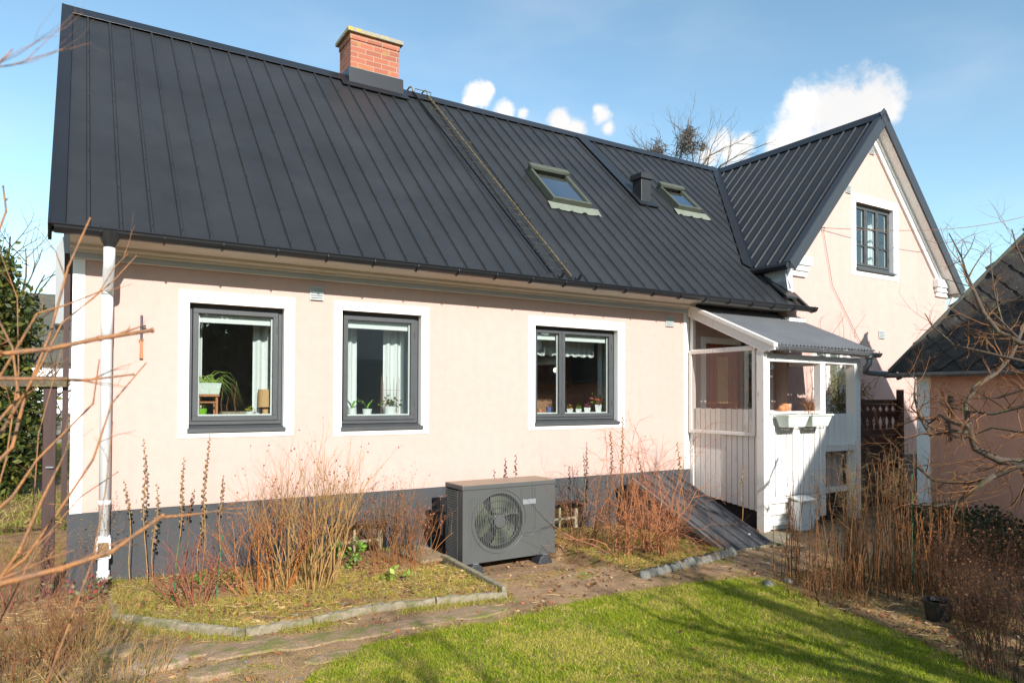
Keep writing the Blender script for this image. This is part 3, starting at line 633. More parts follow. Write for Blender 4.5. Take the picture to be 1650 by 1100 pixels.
# ------------------------------------------------------------ porch
porch = thing('porch', 'weathered white wooden porch with corrugated lean-to roof in the corner of the house', 'porch', (7.9,-.6,0))
PX0, PX1, PY0 = 6.98, 8.86, -1.25
def post(x0, x1, y0, y1, z0, z1, m='whitewood'):
    t = MB(); t.box(x0, x1, y0, y1, z0, z1); return t.build('post', M[m], porch, bevel=.006)
p0 = post(6.90, 7.01, -1.25, -1.14, -.08, 2.16, 'wornwood'); post(7.99, 8.09, -1.25, -1.15, .1, 2.12); post(8.72, 8.85, -1.25, -1.12, -.05, 2.12); post(6.965, 7.02, -.07, -.012, .35, 2.72, 'wornwood')
t = MB(); t.box(7.02, 8.72, -1.245, -1.16, 2.02, 2.11); t.build('header_beam', M['whitewood'], porch, bevel=.004)
t = MB(); t.bar((8.79,-1.12,2.07), (8.79,-.21,2.07), .05, .08); t.build('tie_beam', M['whitewood'], porch, bevel=.004); t = MB(); t.bar((6.955,-1.14,2.20+.0), (6.955,-.07,2.20), .03, .03); t.build('tie_beam', M['whitewood'], porch, bevel=.004)
# rafters & lean-to sheet
def pz(y): return 2.215+(2.80-2.215)*(y+1.33)/1.33
t = MB()
for x in (7.4, 7.9, 8.4, 8.9): t.bar((x,-1.26,pz(-1.26)-.07), (x,-.02,pz(-.02)-.07), .04, .07)
t.build('rafter', M['whitewood'], porch)
t = MB(); n = 240; vs = []
for i in range(n+1):
    x = 6.93+(9.02-6.93)*i/n; h = .011*math.sin(i*math.pi/4.0)
    for y in (-1.36, -.012): vs.append((x, y, pz(y)+.012+h))
t.add(vs, [(2*i, 2*i+2, 2*i+3, 2*i+1) for i in range(n)]); t.add([(p[0], p[1], p[2]-.004) for p in vs], [(2*i+1, 2*i+3, 2*i+2, 2*i) for i in range(n)])
t.build('corrugated_roof', M['corr'], porch)
t = MB(); t.box(6.98, 8.9, -.04, -.012, 2.79, 2.83); t.build('wall_flashing', M['trimblk'], porch)
# side rake boards
t = MB(); t.prism([(6.89,-1.40,pz(-1.40)+.03), (6.89,-.05,pz(-.05)+.03), (6.89,-.05,pz(-.05)-.12), (6.89,-1.26,pz(-1.26)-.12), (6.89,-1.40,pz(-1.4)-.04)], (.03,0,0))
t.prism([(6.875,-1.41,pz(-1.41)+.045), (6.875,-.05,pz(-.05)+.045), (6.875,-.05,pz(-.05)-.0), (6.875,-1.41,pz(-1.41)-.0)], (.075,0,0))
t.build('rake_board', M['wornwood'], porch)
# gutter of the porch and bent pipe toward the outbuilding
t = MB(); halfpipe(t, (6.93,-1.40,2.185), (9.02,-1.40,2.165), .05, th=.005); t.tube([(6.93,-1.45,2.187), (9.02,-1.45,2.167)], .008, 6)
pg = t.build('porch_gutter', M['zinc'], porch, smooth=False)
for x in (7.1, 7.75, 8.4, 8.95):
    b_ = MB(); b_.tube([(x,-1.34,2.19), (x,-1.37,2.13), (x,-1.40,2.115), (x,-1.45,2.14), (x,-1.455,2.20)], .006, 5); b_.build('bracket', M['zinc'], pg)
t = MB(); t.tube([(8.80,-1.40,2.13), (8.80,-1.40,2.03), (8.78,-1.36,1.965), (8.80,-1.345,1.93), (8.90,-1.35,1.915), (9.30,-1.44,1.90), (9.37,-1.46,1.885), (9.39,-1.47,1.84)], .038, 12); t.tube([(8.80,-1.40,2.14), (8.80,-1.40,2.09)], .05, 12)
t.build('bent_drain_pipe', M['zinc'], pg, smooth=True)
# front boarding
xs = [7.02+i*.108 for i in range(9)]
t = MB()
for i, x in enumerate(xs): t.box(x, x+.093, -1.235, -1.21, .40+.004*(i % 3), 1.385)
for i, x in enumerate([8.10+k*.124 for k in range(5)]): t.box(x, x+.112, -1.20, -1.18, .98, 1.38)
t.build('boarding', M['whitewood'], porch)
t = MB(); t.box(7.02, 7.985, -1.205, -1.165, .5, .57); t.box(7.02, 7.985, -1.205, -1.165, 1.25, 1.32); t.build('rail_backing', M['whitewood'], porch)
t = MB(); t.box(7.01, 7.99, -1.275, -1.135, 1.39, 1.42); t.box(7.02, 7.99, -1.25, -1.237, 1.335, 1.388); t.build('handrail', M['whitewood'], porch, bevel=.005)
t = MB()
for z in (.335, .20, .07): t.box(7.012, 7.95, -1.245, -1.215, z-.012, z+.035)
t.build('plinth_slat', M['whitewood'], porch, bevel=.003)
t = MB(); t.box(7.012, 7.98, -1.205, -1.16, -.08, .40); t.build('plinth_board', M['whitewood'], porch)
t = MB(); t.box(8.10, 8.72, -1.06, -1.04, .42, .93)
for i in range(5): t.box(8.11+i*.123, 8.215+i*.123, -1.08, -1.06, .42, .93)
t.build('lower_panel', M['shadeboard'], porch)
t = MB(); t.box(8.0, 8.72, -1.24, -1.14, .90, .975); t.build('cross_rail', M['wornwood'], porch)
# floor and steps
t = MB(); t.box(7.02, 8.72, -1.16, -.015, .36, .42); t.build('floor', M['wornwood'], porch)
# left side: boarding with gaps, glazed frame
t = MB(); y = -1.13; i = 0
while y < -.08:
    zb = .22+.13*((y+1.13)/1.1)+.0; t.box(6.975, 6.995, y, y+.074, zb, 1.44+.005*(i % 2)); y += .0865; i += 1
t.build('side_boarding', M['wornwood'], porch)
t = MB(); 
for z in (.50, 1.30): t.box(6.998, 7.03, -1.13, -.07, z, z+.06)
t.build('side_rail', M['whitewood'], porch)
gf = MB()
y0, y1, z0, z1 = -1.10, -.03, 1.12, 2.20; e = .045; X_ = 6.925
gf.box(X_, X_+.03, y0, y1, z1-e, z1); gf.box(X_, X_+.03, y0, y1, z0, z0+e); gf.box(X_, X_+.03, y0, y0+e, z0+e, z1-e); gf.box(X_, X_+.03, y1-e, y1, z0+e, z1-e)
gf_ = gf.build('glazed_side_frame', M['wornwood'], porch, bevel=.004)
t = MB(); t.box(X_+.012, X_+.016, y0+e, y1-e, z0+e, z1-e); t.build('pane', M['porchglass'], gf_)
# back wall door of the house inside the porch
dr = MB(); a, b, c_, d_ = DOOR
dr.box(a-.09, a, -.012, .12, c_, d_+.09); dr.box(b, b+.09, -.012, .12, c_, d_+.09); dr.box(a, b, -.012, .12, d_, d_+.09)
do = dr.build('door_frame', M['whitewood'], house, bevel=.004)
dr = MB(); dr.box(a, b, .05, .09, c_, d_)
for i in range(7): dr.box(a+.02+i*.095, a+.105+i*.095, .038, .05, c_+.05, d_-.03)
dd = dr.build('door', M['doorred'], house)
t = MB(); t.box(a+.27, b-.22, .030, .037, 1.50, 2.15); t.build('door_pane', M['tan'], dd)
t = MB(); t.tube([(b-.06,.04,1.38),(b-.06,0,1.38),(b-.16,0,1.38)], .009, 8); t.build('handle', M['steel'], dd)
t = MB(); t.box(PW[0]-.08, PW[0], -.012, 0, PW[2]-.08, PW[3]+.08); t.box(PW[1], PW[1]+.08, -.012, 0, PW[2]-.08, PW[3]+.08); t.box(PW[0], PW[1], -.012, 0, PW[3], PW[3]+.08); t.box(PW[0], PW[1], -.012, 0, PW[2]-.08, PW[2]); t.build('window_surround', M['whitewood'], house)
# lantern in the porch
la = thing('porch_lantern', 'small glass lantern hanging on a curved wire under the porch roof', 'lantern', (7.35,-.9,1.9))
t = MB(); t.tube([(7.30,-1.0,2.12),(7.32,-.98,1.95),(7.40,-.93,1.86),(7.5,-.9,1.85),(7.55,-.88,1.86)], .005, 5); t.build('wire', M['potwhite'], la)
t = MB(); t.lathe([(.0,2.1),(.05,2.08),(.055,2.05),(.03,2.04)], (7.42,-.95,0), 10); t.build('cap', M['zinc'], la)
t = MB(); t.lathe([(.028,2.04),(.045,2.0),(.04,1.94),(.015,1.91)], (7.42,-.95,0), 10); t.build('glass_bowl', M['glass'], la)
# flower boxes hung on the front boards
def flowerbox(x, lab, tilt=0):
    o = thing('flower_box', lab, 'planter', (x+.2,-1.33,1.25), 'flower boxes hanging on the porch rail')
    t = MB(); W_ = .40
    top = [(x,-1.46,1.375), (x+W_,-1.46,1.375), (x+W_,-1.275,1.375), (x,-1.275,1.375)]; bot = [(x+.05,-1.43,1.235), (x+W_-.05,-1.43,1.235), (x+W_-.05,-1.29,1.235), (x+.05,-1.29,1.235)]
    t.add(top+bot, [(4,5,1,0), (5,6,2,1), (6,7,3,2), (7,4,0,3), (7,6,5,4)]); t.build('box', M['plastic'], o, bevel=.01)
    t = MB(); t.box(x-.012, x+W_+.012, -1.472, -1.455, 1.368, 1.388); t.box(x-.012, x+.004, -1.455, -1.27, 1.368, 1.388); t.box(x+W_-.004, x+W_+.012, -1.455, -1.27, 1.368, 1.388); t.build('rim', M['plastic'], o, bevel=.004)
    t = MB(); t.add([(x+.01,-1.45,1.362), (x+W_-.01,-1.45,1.362), (x+W_-.01,-1.285,1.362), (x+.01,-1.285,1.362)], [(0,1,2,3)]); t.build('soil', M['seed'], o)
    for q in (.08, W_-.10):
        t = MB(); t.tube([(x+q,-1.26,1.40),(x+q,-1.26,1.21),(x+q,-1.40,1.21),(x+q,-1.40,1.235)], .006, 5); t.build('hanger', M['steel'], o)
flowerbox(7.07, 'pale green flower box on the porch rail, nearer the corner post'); flowerbox(7.52, 'pale green flower box on the porch rail with dry stems leaning over it')
# white step box at porch foot
o = thing('white_step_box', 'small white painted box standing against the foot of the porch', 'box', (7.5,-1.4,.1))
t = MB(); t.prism([(7.35,-1.42,-.02), (7.60,-1.42,-.02), (7.60,-1.42,.34), (7.35,-1.42,.34)], (0,.16,0)); t.build('body', M['whitewood'], o, bevel=.004)
t = MB(); t.prism([(7.33,-1.45,.345), (7.62,-1.45,.345), (7.62,-1.26,.38), (7.33,-1.26,.38)], (0,0,.018)); t.build('lid', M['whitewood'], o)
# pumpkins on the rail
for x, r_, l_ in ((7.30,.045,'small orange clay ball at the left on the porch handrail'), (7.37,.06,'larger orange clay ball on the porch handrail beside the dry vine')):
    t = MB(); t.lathe([(0.004,-r_*.8),(r_*.6,-r_*.75),(r_,-r_*.2),(r_,.2*r_),(r_*.6,.75*r_),(.004,r_*.8)], (x,-1.19,1.42+r_*.8), 12); tag(t.build('clay_ball', M['terracotta'], smooth=True), l_, 'ornament', 'clay balls on the porch rail')

# ------------------------------------------------------------ cellar hatch
hz = lambda y: max(0.01, .02+.425*(-y*-1+1.73)) if False else .745+.425*y
hatch = thing('cellar_hatch', 'sloping dark sheet metal cellar hatch beside the porch', 'hatch', (6.07,-1.2,0))
t = MB(); ht = Vector((0,-1,-.425)).normalized(); hn = Vector((0,-.425,1)).normalized()
hv = -ht; HL = 1.47*1.0865
o_ = Vector((5.70,-1.75,.006))
vs = []; prof = [(0,0),(.01,.03),(.03,.03),(.04,0)]
for a in (.17,.34,.51): prof += [(a-.012,0),(a-.006,.02),(a+.006,.02),(a+.012,0)]
prof += [(.66,0),(.67,.03),(.69,.03),(.70,0)]
for a, h in prof: vs += [o_+Vector((a,0,0))+hn*h, o_+Vector((a,0,0))+hn*h+hv*HL]
t.add(vs, [(2*i, 2*i+2, 2*i+3, 2*i+1) for i in range(len(prof)-1)]); t.obox(o_+Vector((.35,0,-.012))+hv*HL/2-hn*.01, ((1,0,0), hv, hn), (.35, HL/2, .01))
t.build('door_leaf', M['hatch'], hatch)
t = MB(); t.bar(o_+Vector((-.05,0,.0)), o_+Vector((-.05,0,0))+hv*HL*.95, .035, .05); t.build('side_rail', M['zinc'], hatch)
t = MB(); t.box(5.69, 6.40, -1.765, -1.752, -.01, .014); t.build('front_edge', M['rust'], hatch)
t = MB(); t.prism([(5.66,-1.70,-.02), (5.66,-.29,-.02), (5.66,-.29,.60)], (.03,0,0)); t.prism([(6.38,-1.70,-.02), (6.38,-.29,-.02), (6.38,-.29,.60)], (.03,0,0)); t.build('cheek', M['base'], hatch)
t = MB(); q = o_+Vector((.57,0,0))+hv*.22+hn*.006; t.obox(q, ((1,0,0), hv, hn), (.014,.008,.004)); t.build('latch', M['potwhite'], hatch)
# near-black box standing in for the shade under the porch floor
t = MB(); t.box(7.03, 8.6, -1.1, -.1, -.05, .34); t.build('under_floor_shade', M['pumpdark'], porch)

# ------------------------------------------------------------ heat pump
hp = thing('heat_pump', 'dark grey outdoor heat pump unit with round fan grille standing by the plinth', 'heat pump', (3.64,-.62,-.08))
hx0, hx1, hy0, hy1, hz0, hz1 = 3.13, 4.20, -.80, -.44, -.005, .745
fcx, fcz, fr = 3.535, .375, .272
t = MB()
nseg = 40; bx = (hx0, hx1, hz0, hz1-.05)
# front plate with circular hole
ring = []; outer = []
for k in range(nseg):
    w_ = 2*math.pi*k/nseg+math.pi/4; cx_, cz_ = math.cos(w_), math.sin(w_)
    ring.append((fcx+fr*cx_, hy0, fcz+fr*cz_))
    sx = ((hx1-fcx) if cx_ > 0 else (fcx-hx0))/max(1e-6, abs(cx_)); sz = ((bx[3]-fcz) if cz_ > 0 else (fcz-bx[2]))/max(1e-6, abs(cz_)); s_ = min(sx, sz)
    outer.append((fcx+s_*cx_, hy0, fcz+s_*cz_))
t.add(ring+outer, [(k, (k+1) % nseg, nseg+(k+1) % nseg, nseg+k) for k in range(nseg)])
# corner fillers
for X_, Z_ in ((hx0, bx[2]), (hx1, bx[2]), (hx0, bx[3]), (hx1, bx[3])):
    cand = sorted(range(nseg), key=lambda k: (outer[k][0]-X_)**2+(outer[k][2]-Z_)**2)
    a_ = [k for k in range(nseg) if abs(outer[k][0]-X_) < 1e-6]; b_ = [k for k in range(nseg) if abs(outer[k][2]-Z_) < 1e-6]
    ka = min(a_, key=lambda k: abs(outer[k][2]-Z_)) if a_ else cand[0]; kb = min(b_, key=lambda k: abs(outer[k][0]-X_)) if b_ else cand[0]
    if ka != kb: t.add([outer[ka], outer[kb], (X_, hy0, Z_)], [(0,1,2)])
t.add([(hx0,hy0,hz0),(hx0,hy0+.10,hz0),(hx0,hy0+.10,bx[3]),(hx0,hy0,bx[3])], [(0,1,2,3)])       # left corner cheek
t.box(hx0+.002, hx1, hy1-.01, hy1, hz0, bx[3]); t.box(hx1-.01, hx1, hy0+.001, hy1-.011, hz0, bx[3]); t.box(hx0+.002, hx1-.012, hy0+.001, hy1-.011, hz0-.0, hz0+.01)
t.box(hx0, hx0+.01, hy1-.03, hy1, hz0, bx[3])
# duct ring
vs = [(p[0], hy0+.09, p[2]) for p in ring]; t.add(ring+vs, [(k, (k+1) % nseg, nseg+(k+1) % nseg, nseg+k) for k in range(nseg)])
casing = t.build('casing', M['pump'], hp)
t = MB(); t.box(hx0-.006, hx1+.006, hy0-.008, hy1+.006, bx[3]+.001, hz1-.004); t.build('lid_edge', M['pump'], casing, bevel=.008)
t = MB(); t.box(hx0-.004, hx1+.004, hy0-.006, hy1+.004, hz1-.0035, hz1); t.build('lid', M['pumptop'], hp)
t = MB(); t.box(hx0+.03, hx1-.03, hy0+.12, hy1-.03, hz0+.02, bx[3]-.01); t.build('coil', M['pumpdark'], hp)
# raised ring
t = MB(); P = [(fcx+(fr+.035)*math.cos(2*math.pi*k/48), hy0-.003, fcz+(fr+.035)*math.sin(2*math.pi*k/48)) for k in range(49)]; t.tube(P, .004, 5, cap=False); 
P = [(hx0+.74+.085*math.cos(a_), hy0-.002, .28+.085*math.sin(a_)) for a_ in [math.pi+math.pi*k/16 for k in range(17)]]; P = [(hx0+.655, hy0-.002, .68)]+P+[(hx0+.825, hy0-.002, .68)]; t.tube(P, .003, 5, cap=False)
t.tube([(hx0+.63,hy0-.001,.18),(hx0+.80,hy0-.001,.10),(hx0+.93,hy0-.001,.03)], .002, 4)
for k in range(6): t.tube([(hx0+.675+k*.027,hy0-.001,.68),(hx0+.675+k*.027,hy0-.001,.25)], .0018, 4)
for k in range(5): t.tube([(hx0+.07+k*.028,hy0-.001,.12),(hx0+.07+k*.028,hy0-.001,.62)], .0016, 4)
t.build('pressed_ribs', M['pump'], casing)
# grille
t = MB(); x = -fr+.012
while x < fr:
    hh = math.sqrt(fr*fr-x*x)
    P = [(fcx+x, hy0-.012*math.sqrt(max(0, 1-((x*x+z*z)/(fr*fr)))), fcz+z) for z in [hh*(-1+2*k/10) for k in range(11)]]; t.tube(P, .0044, 5); x += .0195
for rr in (.085, .155, .225):
    P = [(fcx+rr*math.cos(2*math.pi*k/32), hy0-.012*math.sqrt(1-(rr/fr)**2)-.001, fcz+rr*math.sin(2*math.pi*k/32)) for k in range(33)]; t.tube(P, .003, 5, cap=False)
gr = t.build('fan_grille', M['pump'], hp)
t = MB(); t.lathe([(.0,-.022),(.06,-.020),(.066,-.012),(.066,-.004)], (fcx,hy0,fcz), 20, axis='y'); t.build('hub_plate', M['pump'], gr)
# fan
t = MB(); t.lathe([(.0,.03),(.065,.03),(.075,.08)], (fcx,hy0,fcz), 20, axis='y')
for b_ in range(3):
    a0 = b_*2*math.pi/3+.4; vs = []
    for i in range(9):
        for j in range(5):
            rr = .07+(fr-.09)*j/4; aa = a0+i*.2-.25*(j/4)**2; vs.append((fcx+rr*math.cos(aa), hy0+.035+.055*i/8*(1-.2*j/4), fcz+rr*math.sin(aa)))
    t.add(vs, [(i*5+j, (i+1)*5+j, (i+1)*5+j+1, i*5+j+1) for i in range(8) for j in range(4)])
t.build('fan', M['fan'], hp, smooth=True)
# side grid
t = MB()
for i in range(10): yy = hy0+.105+i*.024; t.tube([(hx0,yy,.03),(hx0,yy,.68)], .0038, 4)
for i in range(27): zz = .03+i*.025; t.tube([(hx0,hy0+.10,zz),(hx0,hy1-.02,zz)], .0038, 4)
t.build('side_grid', M['pump'], hp)
t = MB(); t.box(hx0-.002, hx0+.012, hy1-.035, hy1-.0, hz0, bx[3]); t.build('rear_post', M['pump'], casing)
t = MB(); t.box(hx0+.675, hx0+.83, hy0-.006, hy0-.001, .515, .565); t.build('name_plate', M['plate'], hp, bevel=.002)
t = MB(); t.box(hx0-.07, hx0-.002, hy1-.02, hy1+.05, .45, .60); t.tube([(hx0-.04,hy1+.02,.46),(hx0-.045,hy1+.03,.30),(hx0-.04,-.25,.24),(hx0-.03,-.02,.26)], .022, 8); t.tube([(hx0-.02,hy1+.02,.46),(hx0-.02,hy1+.05,.22),(hx0-.02,-.22,.18),(hx0-.03,-.02,.22)], .014, 8); t.build('valve_cover', M['trimblk'], hp, bevel=.01)
for x in (3.22, 4.02):
    for y in (-.76, -.42):
        t = MB(); t.prism([(x-.05,y-.08,-.10), (x+.13,y-.08,-.10), (x+.105,y-.08,-.03), (x+.07,y-.08,-.012), (x+.01,y-.08,-.012), (x-.025,y-.08,-.03)], (0,.16,0)); f_ = t.build('rubber_foot', M['rubber'], hp, bevel=.012)
        t = MB(); t.tube([(x+.05,y-.03,-.02),(x+.05,y-.03,.0)], .010, 6); t.box(x+.02, x+.08, y-.055, y-.005, -.014, -.006); t.build('bolt', M['steel'], f_)

# ------------------------------------------------------------ ornamental gate between porch and outbuilding
gate = thing('ornamental_gate', 'dark brown plank gate with turned cut-outs between porch and outbuilding', 'gate', (9.4,-1.25,0))
def cutplank(mb, x0, x1, z0, z1, y, th=.025):
    """two facing half planks leaving a baluster shaped opening in the middle"""
    n = 26; mid = (x0+x1)/2; w_ = (x1-x0)/2
    def half(z):
        f = (z-z0)/(z1-z0)
        return w_*(.16+.62*max(0, math.sin(f*math.pi*2.0-.3))**1.2*(f < .55)+.72*math.exp(-((f-.80)/.085)**2)+.34*math.exp(-((f-.04)/.06)**2)+.10*(f > .9))
    for sgn in (-1, 1):
        vs = []
        for i in range(n+1):
            z = z0+(z1-z0)*i/n; h = min(half(z), w_*.86); vs += [(mid+sgn*h, y, z), (mid+sgn*w_, y, z), (mid+sgn*w_, y+th, z), (mid+sgn*h, y+th, z)]
        fs = []
        for i in range(n):
            a = 4*i; b = a+4; fs += [(a,a+1,b+1,b), (a+1,a+2,b+2,b+1), (a+2,a+3,b+3,b+2), (a+3,a,b,b+3)]
        mb.add(vs, fs)
t = MB(); x = 8.875
while x < 9.86: cutplank(t, x, x+.150, 1.16, 1.50, -1.20); x += .1535
t.build('cut_out_plank', M['brownwood'], gate)
t = MB(); t.box(8.87, 9.95, -1.21, -1.16, 1.505, 1.56); t.box(8.87, 9.95, -1.21, -1.16, 1.08, 1.155); t.build('rail', M['brownwood'], gate)
t = MB(); x = 8.875
while x < 9.9: t.box(x, x+.145, -1.20, -1.178, .12, 1.075); x += .1535
t.build('plank', M['brownwood'], gate)
t = MB(); t.box(9.80, 9.87, -1.26, -1.19, 0, 1.70); t.build('post', M['brownwood'], gate)

# ------------------------------------------------------------ outbuilding on the right
shed = thing('outbuilding', 'salmon plastered outbuilding with mossy dark slate roof at the right edge', 'outbuilding', (11.5,-4.5,0))
SX, SYB, SYF = 9.36, -1.72, -7.6
t = MB(); t.box(SX, SX+.2, SYF, SYB, -.1, 1.9); t.box(SX+.2, 11.45, SYB-.2, SYB, -.1, 1.9); t.build('wall', M['plaster_old'], shed)
t = MB(); t.box(SX-.010, SX, SYB-.155, SYB+.01, -.05, 1.93); t.build('corner_strip', M['white'], shed)
# steep hipped roof : eave x 9.20, ridge x 10.60
KH = 1.55; EXL, EXR, EYB, EYF, EZ = 9.20, 11.62, -1.45, -7.8, 1.93; RXc = (EXL+EXR)/2; RZs = EZ+KH*(RXc-EXL); RB = EYB-(RXc-EXL); RF = EYF+(RXc-EXL)
t = MB(); t.add([(EXL,EYB,EZ), (EXL,EYF,EZ), (RXc,RF,RZs), (RXc,RB,RZs), (EXR,EYB,EZ), (EXR,EYF,EZ)], [(0,3,2,1), (4,5,2,3), (0,4,3), (1,2,5), (0,1,5,4)]); roofb = t.build('roof', M['slate'], shed)
t = MB(); rr = random.Random(3); sv = Vector((1,0,KH)).normalized(); sn = Vector((-KH,0,1)).normalized(); dz_ = .30; SLn = (RXc-EXL)*math.sqrt(1+KH*KH); i = 0; u0 = .0
while u0 < SLn-.1:
    y = EYB-.02-(.5 if i % 2 else 0)*dz_; xx = u0/math.sqrt(1+KH*KH)
    while y > EYF+xx:
        if y < EYB-xx-.10:
            k_ = rr.uniform(.003,.009); c_ = Vector((EXL,y,EZ))+sv*u0
            w_ = dz_*.5*.97; P = [c_+sn*(.022+k_)-sv*.01, c_+sv*.06+Vector((0,-w_*.55,0))+sn*(.020+k_), c_+sv*.15+Vector((0,-w_,0))+sn*(.014+k_), c_+sv*.30+sn*.005, c_+sv*.15+Vector((0,w_,0))+sn*(.014+k_), c_+sv*.06+Vector((0,w_*.55,0))+sn*(.020+k_)]
            t.prism(P, -sn*.010)
        y -= dz_
    u0 += .145; i += 1
t.build('slate', M['slate'], roofb, kind='stuff')
t = MB(); t.tube([(EXL-.01,EYB+.01,EZ+.01), (RXc,RB,RZs+.02)], .026, 6); t.tube([(RXc,RB,RZs+.02), (RXc,RF,RZs+.02)], .03, 6); t.build('hip_cap', M['farroof'], roofb)
t = MB(); halfpipe(t, (9.17,-7.6,1.915), (9.17,-1.40,1.905), .055, th=.005); t.tube([(9.115,-7.6,1.917), (9.115,-1.40,1.907)], .008, 6); t.build('gutter', M['zinc'], shed)
t = MB(); t.box(9.18, 9.36, SYF, SYB+.15, 1.895, 1.925); t.build('eave_board', M['brownwood'], shed)
o = thing('wall_hook_rail', 'narrow black hook rail with toothed edge hung on the salmon outbuilding wall', 'hook rail', (9.33,-2.2,1.5))
t = MB(); t.box(9.335, 9.348, -2.125, -2.105, 1.06, 1.62); t.box(9.325, 9.35, -2.14, -2.09, 1.05, 1.09); t.build('bar', M['trimblk'], o)
for i in range(9):
    t = MB(); z_ = 1.60-i*.045; t.box(9.32, 9.345, -2.165 if i < 6 else -2.10, -2.125 if i < 6 else -2.07, z_-.016, z_+.006); t.build('tooth', M['trimblk'], o)

# ------------------------------------------------------------ left background
o = thing('timber_arch', 'dark brown timber post and weathered cross rail left of the house corner', 'timber arch', (-.2,.1,0))
t = MB(); t.box(-.215, -.125, -.03, .06, -.1, 1.70); t.build('post', M['brownwood'], o, bevel=.006)
t = MB(); t.box(-3.0, -.06, -.06, -.035, 1.66, 1.74); t.build('cross_rail', M['bark'], o)
t = MB(); t.tube([(-.19,-.035,1.02),(-.14,-.05,1.02)], .008, 6); t.build('latch', M['steel'], o)
nb = thing('white_neighbour_building', 'low white building with dark mossy roof behind the evergreen at the left', 'building', (-4,19,0))
t = MB(); t.box(-12, 2.2, 17.5, 21, 0.2, 2.55); t.build('wall', M['farwhite'], nb)
t = MB(); t.prism([(-12.3,17.2,2.5), (2.5,17.2,2.5), (2.5,19.4,4.6), (-12.3,19.4,4.6)], (0,0,.12)); t.build('roof', M['farroof'], nb)
t = MB(); t.box(-12, 2.2, 17.3, 17.5, 0, 1.05); t.build('stone_footing', M['stone'], nb)
# unseen house behind the camera, inferred from shadow edges, outline shaped to throw shade
nb = thing('shade_caster_house', 'unseen half-hipped house south of the garden, shaped to cast its shade', 'house', (8.8,-14,0))
t = MB(); t.prism([(5.1,-12,0), (12.9,-12,0), (12.9,-12,4.3), (10.3,-12,7.36), (7.48,-12,7.36), (5.1,-12,4.5)], (0,-7,0)); t.build('wall', M['farwhite'], nb)
t = MB(); t.prism([(4.85,-11.9,4.2), (7.48,-11.9,7.36), (7.48,-11.9,7.46), (4.75,-11.9,4.2)], (0,-7.2,0)); t.prism([(13.1,-11.9,4.05), (10.3,-11.9,7.36), (10.3,-11.9,7.46), (13.2,-11.9,4.05)], (0,-7.2,0)); t.box(7.45, 10.33, -19.1, -11.9, 7.365, 7.46); t.build('roof', M['farroof'], nb)
for x in (6.6, 10.0):
    t = MB(); t.box(x, x+1.0, -11.99, -11.95, 1.2, 2.6); t.build('window', M['glass'], nb)
# ------------------------------------------------------------ ground
def inpoly(x, y, P):
    c = False; j = len(P)-1
    for i in range(len(P)):
        xi, yi = P[i]; xj, yj = P[j]
        if (yi > y) != (yj > y) and x < (xj-xi)*(y-yi)/(yj-yi)+xi: c = not c
        j = i
    return c
LAWN = [(.2,-7.8), (.9,-5.0), (1.0,-3.2), (1.10,-2.74), (1.58,-2.38), (2.1,-2.40), (2.64,-2.42), (3.2,-2.36), (3.78,-2.33), (4.5,-2.45), (5.10,-2.60), (5.15,-2.80), (4.86,-3.45), (4.74,-4.1), (4.45,-4.74), (4.3,-7.8)]
BED1 = [(.26,-.02), (.26,-.98), (.95,-1.76), (1.4,-1.75), (1.9,-1.68), (2.35,-1.77), (2.93,-1.88), (2.90,-.76), (3.02,-.02)]
BED2 = [(4.30,-.02), (4.34,-1.98), (4.84,-1.93), (5.66,-1.78), (5.66,-.02)]
PATH = [(-.6,-2.75), (.25,-1.15), (.95,-1.86), (1.4,-1.86), (1.9,-1.78), (2.35,-1.86), (3.0,-1.98), (3.0,-.02), (4.28,-.02), (4.3,-2.06), (5.7,-1.85), (6.95,-1.5), (8.8,-1.2), (9.3,-1.8), (7.0,-2.7), (5.2,-2.58), (4.5,-2.45), (3.78,-2.33), (3.2,-2.36), (2.64,-2.42), (2.1,-2.40), (1.58,-2.38), (1.10,-2.74), (.8,-3.2), (-.6,-4.0)]
from mathutils import noise as mnoise
def nz_(x, y, s=1.0): return mnoise.noise(Vector((x*s, y*s, 3.1)))
def mask(x, y, P, w=.07):
    xx = x+w*nz_(x, y, 4); yy = y+w*nz_(x+9, y, 4); s = 0
    for dx, dy in ((0,0),(.05,0),(-.05,0),(0,.05),(0,-.05)): s += inpoly(xx+dx, yy+dy, P)
    return s/5
def gz(x, y):
    z = .012*nz_(x, y, 1.6)+.006*nz_(x, y, 6)
    if inpoly(x, y, BED1): z += .045+.015*max(0, 1+y/1.4)+.015*nz_(x, y, 3)
    elif inpoly(x, y, BED2): z += .03+.01*max(0, 1+y/1.5)+.015*nz_(x, y, 3)
    elif inpoly(x, y, LAWN): z += .012
    elif 2.96 < x < 4.34 and y > -1.5: z -= .095*min(1, (y+1.5)/.3)
    if y > 2: z += min(.25, (y-2)*.02)
    return z
gm, nt, b = newmat('garden_ground'); L = nt.links
at_ = N(nt, 'ShaderNodeAttribute', attribute_name='cls'); tc = N(nt, 'ShaderNodeTexCoord'); sp = N(nt, 'ShaderNodeSeparateColor'); L.new(at_.outputs['Color'], sp.inputs[0])
